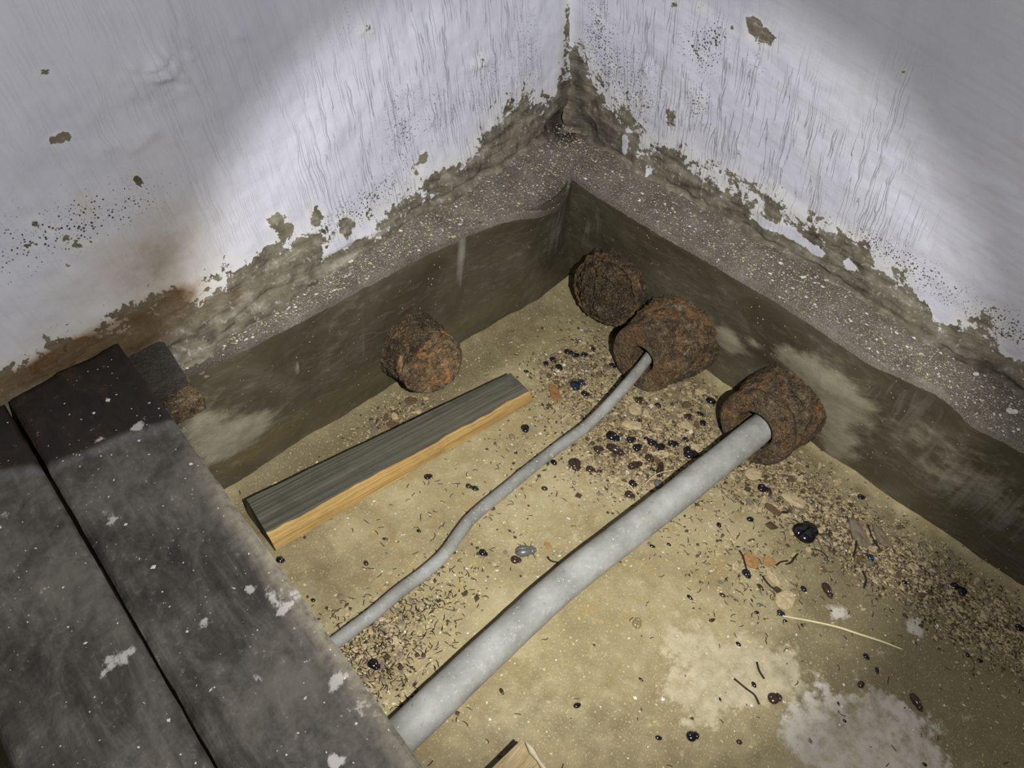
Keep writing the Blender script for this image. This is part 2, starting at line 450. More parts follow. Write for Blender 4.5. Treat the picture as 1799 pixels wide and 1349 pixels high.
def gauss_field(P, spots):
    out = np.zeros(len(P))
    for px, py, rx, ry, ang, w in spots:
        c = at(px, py, 0)
        ca, sa = math.cos(ang), math.sin(ang)
        dx, dy = P[:, 0] - c[0], P[:, 1] - c[1]
        u, v = (dx * ca + dy * sa) / rx, (-dx * sa + dy * ca) / ry
        out += w * np.exp(-(u * u + v * v))
    return out


R90 = math.pi / 2
LITTER = [(1150, 770, .10, .13, 0, .85), (1010, 650, .10, .06, 0.2, .75), (1080, 810, .08, .07, 0, .5),
          (1390, 850, .05, .13, 0, .95), (1520, 960, .05, .11, 0, .95), (1690, 1060, .07, .10, 0, .8), (1790, 1130, .05, .08, 0, .6),
          (1300, 985, .06, .06, 0, .4), (690, 735, .07, .03, 0, .7), (640, 1160, .06, .06, 0, .75), (740, 1070, .07, .04, 0, .4),
          (850, 960, .09, .05, 0, .15), (1230, 690, .03, .05, 0, .6), (940, 790, .07, .05, 0, .25)]
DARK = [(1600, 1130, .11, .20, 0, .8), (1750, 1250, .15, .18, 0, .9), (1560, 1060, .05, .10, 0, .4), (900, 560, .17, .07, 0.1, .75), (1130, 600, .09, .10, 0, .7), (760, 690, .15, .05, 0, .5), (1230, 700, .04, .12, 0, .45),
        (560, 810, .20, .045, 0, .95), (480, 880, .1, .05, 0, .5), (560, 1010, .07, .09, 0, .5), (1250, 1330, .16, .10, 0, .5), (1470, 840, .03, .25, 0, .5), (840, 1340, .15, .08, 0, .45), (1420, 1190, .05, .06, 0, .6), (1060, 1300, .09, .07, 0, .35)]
PALE = [(1290, 1170, .05, .055, 0, 1.0), (1220, 1230, .045, .05, 0, .7), (1370, 1185, .04, .035, 0, .9), (1190, 1120, .03, .03, 0, .7), (1000, 940, .10, .05, 0, .3)]
WHITE = [(1500, 1290, .06, .05, 0, .95), (1600, 1330, .07, .05, 0, .95), (1420, 1290, .05, .035, 0, .8), (1540, 1250, .035, .03, 0, .7), (1608, 1103, .016, .014, 0, 1.0), (1480, 1075, .02, .014, 0, .5), (1250, 925, .02, .015, 0, .5)]

nx, ny = 250, 250
xs = np.linspace(-1.35, 0.03, nx); ys = np.linspace(-1.25, 0.03, ny)
XX, YY = np.meshgrid(xs, ys, indexing='ij')
P = np.stack([XX.ravel(), YY.ravel(), np.zeros(nx * ny)], 1)
lit = gauss_field(P, LITTER)
hz = fbm(P, 9, 4, 1.0) * 0.0022 + np.clip(lit, 0, 1.2) * (0.0015 + 0.0022 * fbm(P, 70, 3, 2.0))
# rounded heel where the floor meets the pit walls
heel = np.exp(-np.clip(-P[:, 0], 0, 1) / 0.010) * 0.010 + np.exp(-np.clip(-P[:, 1], 0, 1) / 0.012) * 0.012


def floor_z_base(x, y):
    return 0.0


P[:, 2] = hz + heel
floor_grid = P[:, 2].reshape(nx, ny)


def floor_z(x, y):
    i = (x - xs[0]) / (xs[1] - xs[0]); j = (y - ys[0]) / (ys[1] - ys[0])
    i0 = int(min(max(i, 0), nx - 2)); j0 = int(min(max(j, 0), ny - 2))
    a, b_ = i - i0, j - j0
    g = floor_grid
    return (g[i0, j0] * (1 - a) * (1 - b_) + g[i0 + 1, j0] * a * (1 - b_) + g[i0, j0 + 1] * (1 - a) * b_ + g[i0 + 1, j0 + 1] * a * b_)


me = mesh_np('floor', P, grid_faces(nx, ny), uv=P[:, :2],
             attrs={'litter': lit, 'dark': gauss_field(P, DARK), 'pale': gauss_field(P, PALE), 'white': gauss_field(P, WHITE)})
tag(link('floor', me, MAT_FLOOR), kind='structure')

# ------------------------------------------------------------------ setting: pit walls and ledges
LE = np.array([(-1.5, .019), (-.727, .019), (-.60, .016), (-.509, .017), (-.38, .020), (-.265, .017), (-.20, .006), (-.152, -.012), (-.10, -.010), (-.06, .006), (-.033, .023), (.06, .03)])
RE = np.array([(-1.5, -.030), (-.722, -.028), (-.665, -.036), (-.616, -.016), (-.578, -.022), (-.515, -.037), (-.47, -.034), (-.372, -.027), (-.273, -.029), (-.144, -.037), (-.05, -.035), (.023, -.030), (.08, -.03)])


def smooth_interp(x, tab):
    xx = np.linspace(tab[0, 0], tab[-1, 0], 600)
    yy = np.interp(xx, tab[:, 0], tab[:, 1])
    k = np.hanning(15); k /= k.sum()
    yy = np.convolve(np.pad(yy, 7, 'edge'), k, 'valid')
    return np.interp(x, xx, yy)


def pit_wall(side):
    nu, nv = 330, 60
    if side == 'left':
        a = np.linspace(-1.35, 0.04, nu)
    else:
        a = np.linspace(-1.25, 0.05, nu)
    edge = smooth_interp(a, LE if side == 'left' else RE)
    t = np.linspace(-0.02, 1, nv)
    V = np.zeros((nu, nv, 3)); UV = np.zeros((nu, nv, 2))
    for j, tt in enumerate(t):
        z = tt * PIT_H
        lean = max(tt, 0) ** 0.9
        rnd = 0.0
        if tt > 0.93: rnd = ((tt - 0.93) / 0.07) ** 2 * 0.006
        if side == 'left':
            V[:, j, 0] = a; V[:, j, 1] = edge * lean + rnd; V[:, j, 2] = z
        else:
            V[:, j, 1] = a; V[:, j, 0] = edge * lean + rnd; V[:, j, 2] = z
        UV[:, j, 0] = a; UV[:, j, 1] = z
    V = V.reshape(-1, 3); UV = UV.reshape(-1, 2)
    d = fbm(V, 8, 4, 3.0 if side == 'left' else 5.0) * 0.0035 + fbm(V, 45, 3, 4.0) * 0.0010
    ax = 1 if side == 'left' else 0
    d *= np.clip((PIT_H - V[:, 2]) / 0.03, 0.25, 1)
    pale = np.zeros(len(V)); salt = np.zeros(len(V)); warm = np.zeros(len(V))
    if side == 'left':
        for px, py, ra, rz, w in [(390, 780, .06, .035, 1.0), (440, 760, .05, .02, .5), (350, 745, .04, .03, .7), (600, 590, .05, .05, .2), (527, 648, .004, .014, 1.0), (690, 690, .03, .02, .35)]:
            p = aty(px, py, 0.005); pale += w * blob(V[:, 0], V[:, 2], p[0], p[2], ra, rz)
        for px, py, ra, rz, w in [(815, 450, .007, .045, 2.2), (460, 680, .09, .07, .22), (620, 620, .09, .05, .25), (970, 400, .04, .06, .8), (730, 560, .08, .06, .3)]:
            p = aty(px, py, 0.01); salt += w * blob(V[:, 0], V[:, 2], p[0], p[2], ra, rz)
        for px, py, ra, rz, w in [(450, 790, .07, .02, .8), (560, 760, .09, .02, .5), (700, 640, .3, .022, .5)]:
            p = aty(px, py, 0.0); warm += w * blob(V[:, 0], V[:, 2], p[0], p[2], ra, rz)
        d -= 0.004 * pale
    else:
        for px, py, ra, rz, w in [(1450, 700, .05, .055, 1.5), (1420, 640, .06, .026, 1.3), (1475, 785, .03, .035, 1.0), (1280, 595, .024, .022, 1.4), (1327, 600, .012, .012, .8), (1500, 690, .05, .012, .6),
                                  (1640, 780, .14, .05, .28), (1730, 860, .1, .05, .3), (1200, 530, .04, .02, .4)]:
            p = atx(px, py, -0.01); pale += w * blob(V[:, 1], V[:, 2], p[1], p[2], ra, rz)
        for px, py, ra, rz, w in [(1040, 390, .012, .05, .6), (1062, 380, .008, .04, .6), (1570, 690, .08, .05, .5), (1680, 830, .12, .06, .4), (1780, 900, .1, .06, .5)]:
            p = atx(px, py, -0.01); salt += w * blob(V[:, 1], V[:, 2], p[1], p[2], ra, rz)
        for px, py, ra, rz, w in [(1500, 850, .12, .03, .5), (1300, 690, .1, .03, .5)]:
            p = atx(px, py, 0.0); warm += w * blob(V[:, 1], V[:, 2], p[1], p[2], ra, rz)
        d -= 0.005 * pale
    V[:, ax] += d
    me = mesh_np('wall_lower_' + side, V, grid_faces(nu, nv, flip=(side == 'right')), uv=UV, attrs={'pale': pale, 'salt': salt, 'warm': warm})
    tag(link('wall_lower_' + side, me, MAT_CEM), kind='structure')


pit_wall('left'); pit_wall('right')

# upper walls: a common corner line and one plane for each side
WO = np.array([.047, .105, .25])
WD = np.array([-.155, .13, 1.0])
E1 = {'left': np.array([-1, -.09, 0.]), 'right': np.array([-.01, -1, 0.])}


def wall_n(side):
    n = np.cross(E1[side], WD)
    n /= np.linalg.norm(n)
    if n @ (CAM - WO) < 0: n = -n
    return n


def wall_uv(side, px, py):
    r = ray(px, py); e1 = E1[side]
    s = np.linalg.solve(np.stack([e1, WD, -r], 1), CAM - WO)
    return s[0], s[1]


def ledge_z(side, a, k):
    return PIT_H + 0.020 * k ** 1.3


def ledge(side):
    nu, nv = 420, 36
    a = np.linspace(-1.35, 0.06, nu) if side == 'left' else np.linspace(-1.25, 0.13, nu)
    edge = smooth_interp(a, LE if side == 'left' else RE)
    V = np.zeros((nu, nv, 3)); UV = np.zeros((nu, nv, 2))
    if side == 'left':
        back = WO[1] + (a - WO[0]) * 0.09 + 0.03
    else:
        back = np.full(nu, WO[0] + 0.02)
    for j in range(nv):
        k = j / (nv - 1)
        kk = max(0.0, (j - 3) / (nv - 4))
        c = (edge + 0.003) * (1 - kk) + back * kk
        z = np.full(nu, PIT_H) + 0.028 * kk ** 1.2
        if j < 3:
            z = z - (3 - j) ** 2 * 0.0012
            c = edge + 0.003 * (j / 3) - 0.0007
        if side == 'left':
            V[:, j] = np.stack([a, c, z], 1)
        else:
            V[:, j] = np.stack([c, a, z], 1)
        UV[:, j] = np.stack([a, c], 1)
    V = V.reshape(-1, 3); UV = UV.reshape(-1, 2)
    V[:, 2] += fbm(V, 28, 4, 8.0) * 0.0022 + fbm(V, 160, 3, 9.0) * 0.0011
    dirt_shade = np.zeros(len(V))
    cz = at(990, 222, 0.25)
    dirt_shade += 1.3 * blob(V[:, 0], V[:, 1], cz[0], cz[1], .035, .03)  # dark colour stands in for the shade the torch leaves out of the cavity
    n0 = at(985, 345, PIT_H)
    dirt_shade += 0.8 * blob(V[:, 0], V[:, 1], n0[0], n0[1], .06, .022)
    V[:, 2] -= 0.012 * blob(V[:, 0], V[:, 1], n0[0], n0[1], .05, .02)
    if side == 'left':
        dirt_shade += np.clip((-0.58 - V[:, 0]) / 0.2, 0, 0.6)
    me = mesh_np('trim_1', V, grid_faces(nu, nv, flip=(side == 'left')), uv=UV, attrs={'dirt_shade': np.clip(dirt_shade, 0, 1)})
    o = link('trim_1' if side == 'left' else 'trim_2', me, MAT_LEDGE)
    tag(o, kind='structure')
    return V


LEDGE_V = {'left': ledge('left'), 'right': ledge('right')}

PAINT_EDGE = {
    'left': [(-120, 715), (0, 668), (60, 642), (130, 606), (190, 574), (240, 560), (275, 535), (300, 510), (320, 505), (345, 518), (400, 488), (450, 478), (500, 458), (530, 440), (565, 448), (600, 425), (640, 402), (680, 378), (720, 352), (750, 332),
             (780, 310), (810, 285), (830, 262), (850, 232), (872, 205), (895, 188), (925, 170), (945, 176), (960, 176), (975, 162), (986, 140)],
    'right': [(1024, 95), (1034, 118), (1045, 150), (1062, 180), (1085, 205), (1105, 235), (1130, 262), (1160, 262), (1185, 258), (1210, 280), (1245, 306), (1290, 328), (1330, 345), (1362, 346), (1385, 376), (1420, 398),
              (1450, 412), (1480, 424), (1512, 428), (1532, 458), (1565, 480), (1600, 500), (1618, 535), (1650, 560), (1690, 566), (1735, 562), (1756, 600), (1799, 625), (1900, 690)]}


def upper_wall(side):
    e1 = E1[side]; n = wall_n(side)
    nu = 380 if side == 'left' else 330
    nv = 150
    u = np.linspace(0, 1.45 if side == 'left' else 1.35, nu)
    v = np.concatenate([np.linspace(-0.05, 0.30, 110), np.linspace(0.31, 0.95, nv - 110)])
    UU, VV = np.meshgrid(u, v, indexing='ij')
    uf, vf = UU.ravel(), VV.ravel()
    P = WO + uf[:, None] * e1 + vf[:, None] * WD
    pe = np.array(sorted(wall_uv(side, *q) for q in PAINT_EDGE[side]))
    keep = [0]
    ve = np.interp(uf, pe[:, 0], pe[:, 1])
    # close to the corner the edge runs up the corner itself
    paint = (vf - ve) / 0.030
    paint = np.minimum(paint, 0.35 + uf / 0.012)
    paint = np.clip(paint, -2.5, 1.9)
    rust = np.zeros(len(uf)); spk = np.zeros(len(uf)); drip = np.zeros(len(uf)); grime_shade = np.zeros(len(uf))

    def bl(px, py, ru, rv, p=1.0):
        c = wall_uv(side, px, py)
        return blob(uf, vf, c[0], c[1], ru, rv, p)

    if side == 'left':
        for px, py, ru, rv, w in [(487, 385, .014, .010, 3.2), (552, 378, .013, .013, 3.0), (503, 405, .012, .008, 2.6), (605, 395, .011, .012, 2.6), (480, 435, .012, .006, 2.2), (540, 435, .024, .016, 2.4),
                                  (745, 275, .007, .010, 2.6), (730, 300, .012, .010, 2.0), (770, 310, .03, .010, 2.0), (103, 243, .012, .005, 3.2), (80, 135, .010, .004, 2.5), (185, 12, .014, .003, 2.4),
                                  (150, 360, .008, .010, 1.8), (60, 392, .006, .007, 2.5), (55, 432, .012, .004, 2.4), (118, 418, .009, .005, 2.5), (95, 402, .006, .004, 2.3), (133, 432, .010, .006, 2.5), (240, 315, .005, .008, 2.6), (120, 470, .005, .008, 2.3), (165, 425, .006, .003, 2.3), (640, 50, .012, .010, 2.1), (845, 110, .008, .02, 2.0), (990, 45, .010, .05, 2.0), (470, 475, .02, .010, 2.3), (440, 480, .02, .01, 1.6)]:
            paint -= w * bl(px, py, ru * 1.15, rv * 1.15) * 0.82
        for px, py, ru, rv, w in [(325, 508, .006, .014, 2.6), (590, 430, .02, .010, 1.5), (640, 402, .018, .008, 1.2)]:
            paint += w * bl(px, py, ru, rv)
        for px, py, ru, rv, w in [(270, 470, .06, .07, .30), (290, 380, .05, .08, .16), (320, 270, .05, .07, .07), (170, 520, .14, .05, .24), (240, 585, .06, .018, .75), (120, 632, .10, .016, .75), (20, 672, .09, .014, .7), (310, 520, .03, .010, .45), (225, 612, .035, .012, 1.2), (185, 585, .03, .010, .7), (152, 365, .010, .016, .4), (300, 540, .03, .012, .4), (390, 525, .05, .008, .35), (430, 510, .03, .005, .3)]:
            rust += w * bl(px, py, ru, rv)
        for px, py, ru, rv, w in [(670, 300, .12, .05, .25), (780, 330, .10, .03, .7), (860, 140, .06, .06, .5), (760, 190, .06, .05, .40), (700, 210, .03, .06, .45), (560, 410, .10, .02, .4), (650, 350, .06, .02, .6), (930, 100, .04, .10, .55), (120, 410, .10, .02, .4), (200, 350, .07, .02, .4), (30, 430, .08, .05, .3), (600, 50, .04, .03, .3)]:
            spk += w * bl(px, py, ru, rv)
        drip += 1.0 * bl(830, 120, .17, .16, 2) + .75 * bl(640, 270, .10, .14, 2) + .16 * bl(420, 350, .12, .2) + .10 * bl(180, 160, .15, .15)
        grime_shade += .22 * bl(120, 120, .22, .16, 2) + .6 * bl(990, 120, .012, .12)
        grime_shade += .5 * bl(975, 225, .03, .03)  # painted shade on the wall side of the corner cavity
    else:
        for px, py, ru, rv, w in [(1330, 60, .016, .014, 2.8), (1352, 65, .008, .010, 2.6), (1328, 42, .012, .010, 2.4), (1180, 200, .010, .012, 3.0), (1050, 30, .008, .014, 2.2), (1185, 8, .012, .008, 2.4), (1230, 12, .010, .008, 2.4), (1285, 52, .005, .006, 2.4),
                                  (1120, 175, .03, .014, 1.9), (1230, 175, .015, .02, 1.5), (1110, 210, .03, .02, 1.4), (1545, 72, .008, .004, 2.2), (1590, 128, .010, .003, 2.0), (1480, 425, .02, .014, 1.2), (1075, 120, .01, .01, 2.0)]:
            paint -= w * bl(px, py, ru * 1.15, rv * 1.15) * 0.82
        for px, py, ru, rv, w in [(1345, 392, .022, .009, 3.4), (1390, 412, .022, .009, 3.2), (1432, 440, .014, .008, 3.4), (1495, 468, .012, .010, 2.8), (1640, 525, .03, .012, 1.6), (1655, 555, .012, .008, 2.4), (1780, 618, .014, .01, 2.2), (1100, 255, .006, .02, 2.4), (1145, 300, .006, .012, 2.0)]:
            paint += w * bl(px, py, ru, rv)
        for px, py, ru, rv, w in [(1110, 150, .07, .07, .75), (1230, 90, .035, .03, .95), (1260, 60, .02, .02, .9), (1050, 60, .03, .08, .75), (1230, 185, .03, .03, .8), (1530, 420, .05, .02, .6), (1600, 470, .05, .03, .6), (1680, 520, .06, .03, .5), (1780, 580, .04, .03, .8), (1330, 110, .02, .02, .6)]:
            spk += w * bl(px, py, ru, rv)
        drip += 1.1 * bl(1290, 220, .15, .13, 2) + .9 * bl(1120, 100, .10, .13, 2) + .8 * bl(1480, 330, .12, .07, 2) + .6 * bl(1560, 220, .03, .07)
        grime_shade += .6 * bl(1018, 140, .012, .09) + .4 * bl(1700, 40, .25, .14)  # grey cement smear by the corner; torch falloff painted into the upper right
        grime_shade += .5 * bl(1060, 230, .04, .02) + .35 * bl(1750, 660, .12, .018)
    spk = spk * (uf > 0.005)
    # relief: eroded foot, lumps, crack along the foot
    d = fbm(P, 7, 4, 20.0) * 0.004 + fbm(P, 40, 3, 21.0) * 0.0012
    bare = np.clip(-paint, 0, 1)
    d += bare * (fbm(P, 55, 4, 22.0) * 0.0035)
    foot = np.exp(-np.clip(vf - 0.005, 0, 1) / 0.014)
    d += foot * (0.006 + 0.006 * fbm(P, 20, 3, 23.0))
    # undercut just at the ledge line
    d -= 0.010 * np.exp(-((vf - 0.001) / 0.006) ** 2) * (0.5 + 0.8 * np.clip(fbm(P, 13, 2, 24.0), -0.5, 1))
    if side == 'left':
        for px, py, ru, rv, w in [(290, 60, .025, .05, .007), (262, 135, .022, .014, .006), (230, 250, .03, .01, .004), (845, 110, .035, .008, .004), (640, 45, .02, .012, .003), (420, 60, .008, .006, .004)]:
            d += w * bl(px, py, ru, rv) * (0.6 + 1.6 * np.abs(fbm(P, 60, 3, 25.0)))
        d -= 0.034 * bl(986, 214, .030, .014)
        d -= 0.012 * bl(905, 287, .02, .006)
    else:
        for px, py, ru, rv, w in [(1135, 120, .008, .015, .004), (1440, 290, .03, .02, .0015)]:
            d += w * bl(px, py, ru, rv)
        d -= 0.012 * bl(1030, 225, .02, .012)
        d += 0.010 * bl(1130, 300, .03, .012) - .008 * bl(1420, 470, .03, .004)
    # soften the corner
    d += 0.012 * np.exp(-uf / 0.010)
    P = P + d[:, None] * n
    grime_shade += np.clip(-d - 0.006, 0, 0.02) / 0.02  # deeper relief is coloured darker, painting shade into recesses and cavity
    me = mesh_np('wall_' + side, P, grid_faces(nu, nv, flip=(side == 'right')), uv=np.stack([uf, vf], 1),
                 attrs={'paint': paint, 'rust': np.clip(rust, 0, 1), 'specks': np.clip(spk, 0, 1), 'drips': np.clip(drip, 0, 1), 'grime_shade': np.clip(grime_shade, 0, 1)})
    tag(link('wall_' + side, me, MAT_L if side == 'left' else MAT_R), kind='structure')


upper_wall('left'); upper_wall('right')


# ------------------------------------------------------------------ lathes (sleeves) and tubes
def lathe(name, c, axis, prof, mat, parent, nseg=120, rough=0.001, seed=0.0, oval=0.0, fine=None):
    """prof: (radius, distance back from the face, roughness factor); axis points out of the wall"""
    a = np.array(axis, float); a /= np.linalg.norm(a)
    e1 = np.cross(a, (0, 0, 1.0)); e1 /= np.linalg.norm(e1)
    e2 = np.cross(e1, a)
    # resample the profile
    pr = np.array(prof, float)
    seg = np.r_[0, np.cumsum(np.hypot(np.diff(pr[:, 0]), np.diff(pr[:, 1])))]
    ns = max(8, int(seg[-1] / (fine or 0.0022)))
    s = np.linspace(0, seg[-1], ns)
    s = np.unique(np.concatenate([s, seg]))
    R = np.interp(s, seg, pr[:, 0]); T = np.interp(s, seg, pr[:, 1]); K = np.interp(s, seg, pr[:, 2])
    dR, dT = np.gradient(R), np.gradient(T)
    nl = np.hypot(dR, dT) + 1e-9
    nR, nT = dT / nl, -dR / nl
    th = np.linspace(0, 2 * math.pi, nseg, endpoint=False)
    ct, st = np.cos(th), np.sin(th)
    rad = ct[:, None] * e1 + st[:, None] * e2 * (1 + oval)
    V = (np.array(c) + R[:, None, None] * rad[None] - T[:, None, None] * a).reshape(-1, 3)
    N = (nR[:, None, None] * rad[None] - nT[:, None, None] * a).reshape(-1, 3)
    K = np.repeat(K, nseg)
    f1 = fbm(V, 26, 4, seed); f2 = fbm(V, 130, 4, seed + 1.0); f3 = np.abs(fbm(V, 55, 3, seed + 2.0))
    d = (f1 * 0.75 + f2 * 0.9 - f3 * 0.8) * rough * K
    V = V + N * d[:, None]
    nr = len(s)
    i = np.arange(nr - 1)[:, None] * nseg; j = np.arange(nseg)[None]; j2 = (j + 1) % nseg
    F = np.stack([(i + j).ravel(), (i + j2).ravel(), (i + nseg + j2).ravel(), (i + nseg + j).ravel()], 1)
    return link(name, mesh_np(name, V, F), mat, parent)


def sleeve(label, loc):
    o = empty('pipe_sleeve', (0, 0, 0))
    tag(o, label, 'pipe sleeve')
    return o


# sleeve 3: ring face with the thick pipe in it
s3 = sleeve('rusty iron sleeve with a rounded lip that the thick grey pipe comes out of', None)
c3 = at(1322, 757, 0.060)
ax3 = (-1, 0.06, 0.03)
L3 = -c3[0] + 0.02
lathe('barrel', c3, ax3, [(.0480, .028, .6), (.0545, .031, .8), (.0590, .038, 1), (.0620, .052, 1), (.0650, .075, 1.3), (.068, L3, 1.2)], MAT_RUST, s3, rough=.0022, seed=1)
lathe('lip', c3, ax3, [(.0285, .075, .4), (.0285, .010, .4), (.030, .003, .6), (.034, .000, .8), (.050, .001, .8), (.0565, .003, .9), (.0605, .008, 1), (.0612, .016, 1), (.0585, .024, 1), (.0500, .029, .6)], MAT_RUST_RING, s3, rough=.0008, seed=2)
lathe('bore_shade', c3, ax3, [(.0005, .068, 0), (.0284, .070, 0)], MAT_BORE_SHADE, s3, rough=0, seed=2, nseg=32)  # black disc across the hole as painted shade

# sleeve 2: flat broad ring with the thin cable
s2 = sleeve('rusty iron sleeve with a flat brown ring face around the thin cable', None)
c2 = at(1126, 632, 0.058)
ax2 = (-1, 0.04, 0.02)
L2 = -c2[0] + 0.02
lathe('barrel', c2, ax2, [(.0545, .018, .6), (.0585, .030, .8), (.062, .045, 1.3), (.066, .065, 1.6), (.070, .09, 1.7), (.073, L2, 1.5)], MAT_RUST, s2, rough=.0028, seed=4)
lathe('ring_face', c2, ax2, [(.0215, .065, .3), (.0215, .006, .3), (.0225, .001, .4), (.025, .000, .5), (.0535, .000, .5), (.0560, .0015, .8), (.0575, .008, 1), (.0570, .016, 1), (.053, .021, .6)], MAT_RUST_RING, s2, rough=.0006, seed=5)
lathe('bore_shade', c2, ax2, [(.0005, .060, 0), (.0214, .062, 0)], MAT_BORE_SHADE, s2, rough=0, seed=2, nseg=32)

# sleeve 1: crusted stub in the corner
s1 = sleeve('dark crusted iron pipe stub with a broken rim deepest in the corner', None)
c1 = np.array([-.060, -.104, .074])
ax1 = (-1, -0.10, 0.05)
lathe('barrel', c1, ax1, [(.054, .010, 1.3), (.060, .012, 1.5), (.063, .020, 1.5), (.064, .04, 1.4), (.066, .06, 1.2), (.068, .09, 1)], MAT_RUST_DARK, s1, rough=.0035, seed=7)
lathe('crust', c1, ax1, [(.0005, -.014, 1), (.018, -.012, 1.2), (.034, -.007, 1.3), (.047, .001, 1.3), (.054, .009, 1.2), (.057, .022, 1)], MAT_RUST_DARK, s1, rough=.0055, seed=8)
lathe('rim', c1, ax1, [(.0530, .018, 1), (.0550, .008, 1.4), (.0585, .003, 1.6), (.0620, .006, 1.6), (.0630, .018, 1.2)], MAT_RUST_RING, s1, rough=.0032, seed=9)

# sleeve 4: capped stub on the left wall
s4 = sleeve('capped rusty iron pipe stub standing out of the lower wall beside the wooden batten', None)
c4 = at(757, 637, 0.084)
ax4 = (0.0, -1, 0.0)
ax4c = (-0.34, -0.85, 0.40)
lathe('barrel', c4 + np.array([.004, .004, -.004]), ax4, [(.03, .008, 1), (.046, .010, 1), (.049, .022, 1.3), (.051, .035, 1.5), (.053, .06, 1.6), (.054, .085, 1.4)], MAT_RUST_DARK, s4, rough=.0032, seed=11)
lathe('cap', c4, ax4c, [(.0005, -.003, .6), (.02, -.003, .7), (.038, -.002, .8), (.0465, -.001, .9), (.0490, .002, .9), (.0500, .006, 1), (.0490, .012, 1.1), (.040, .017, 1)], MAT_RUST_FACE, s4, rough=.0026, seed=12)


def tube(name, pts, rad, mat, parent=None, nseg=20, step=0.006, rough=0.0, seed=0.0, capped=True):
    pts = np.array(pts, float)
    # Catmull-Rom
    Q = [pts[0] * 2 - pts[1], *pts, pts[-1] * 2 - pts[-2]]
    out, rr = [], []
    rad = np.full(len(pts), rad) if np.isscalar(rad) else np.array(rad)
    for i in range(len(pts) - 1):
        p0, p1, p2, p3 = Q[i], Q[i + 1], Q[i + 2], Q[i + 3]
        n = max(2, int(np.linalg.norm(p2 - p1) / step))
        for t in np.linspace(0, 1, n, endpoint=False):
            out.append(.5 * ((2 * p1) + (-p0 + p2) * t + (2 * p0 - 5 * p1 + 4 * p2 - p3) * t * t + (-p0 + 3 * p1 - 3 * p2 + p3) * t ** 3))
            rr.append(rad[i] * (1 - t) + rad[i + 1] * t)
    out.append(pts[-1]); rr.append(rad[-1])
    out = np.array(out); rr = np.array(rr)
    T = np.gradient(out, axis=0); T /= np.linalg.norm(T, axis=1)[:, None]
    up = np.array([0, 0, 1.0]) if abs(T[0][2]) < .9 else np.array([1.0, 0, 0])
    S = np.cross(T, up); S /= np.linalg.norm(S, axis=1)[:, None]
    U = np.cross(S, T)
    th = np.linspace(0, 2 * math.pi, nseg, endpoint=False)
    R = np.cos(th)[None, :, None] * S[:, None] + np.sin(th)[None, :, None] * U[:, None]
    V = (out[:, None] + rr[:, None, None] * R).reshape(-1, 3)
    if rough:
        V = V + R.reshape(-1, 3) * (fbm(V, 22, 3, seed) * rough)[:, None]
    nr = len(out)
    i = np.arange(nr - 1)[:, None] * nseg; j = np.arange(nseg)[None]; j2 = (j + 1) % nseg
    F = np.stack([(i + j).ravel(), (i + j2).ravel(), (i + nseg + j2).ravel(), (i + nseg + j).ravel()], 1).tolist()
    if capped:
        F.append(list(range(nseg))[::-1]); F.append(list(range((nr - 1) * nseg, nr * nseg)))
    return link(name, mesh_np(name, V, F), mat, parent)


# thick pipe
PR = 0.0215
path = []
for px, py, z in [(1385, 712, .060), (1335, 753, .058), (1250, 822, .050), (1120, 924, .038), (1000, 1017, .029), (870, 1135, .0245), (715, 1283, PR + .0015), (560, 1430, PR + .001), (330, 1650, PR + .001)]:
    path.append(at(px, py, z))
o = tube('pipe', path, PR, MAT_LEAD, nseg=40, rough=0.0007, seed=3)
tag(o, 'thick straight grey pipe running from the lipped sleeve to under the boards', 'pipe')

# thin cable
path = []
for px, py, z in [(1165, 590, .060), (1130, 640, .056), (1088, 690, .045), (1058, 722, .034), (1028, 750, .024), (985, 782, .016), (938, 818, .0125), (880, 866, .0115), (832, 906, .011), (806, 938, .011), (780, 974, .011), (745, 1006, .0105), (700, 1040, .0105), (655, 1078, .0105), (600, 1120, .0105), (520, 1180, .0105), (430, 1250, .0105)]:
    path.append(at(px, py, z))
o = tube('cable', path, .0085, MAT_LEAD_THIN, nseg=24, step=.004, rough=0.0004, seed=6)
tag(o, 'thin bent grey cable coming out of the flat ring sleeve and lying on the floor', 'cable')


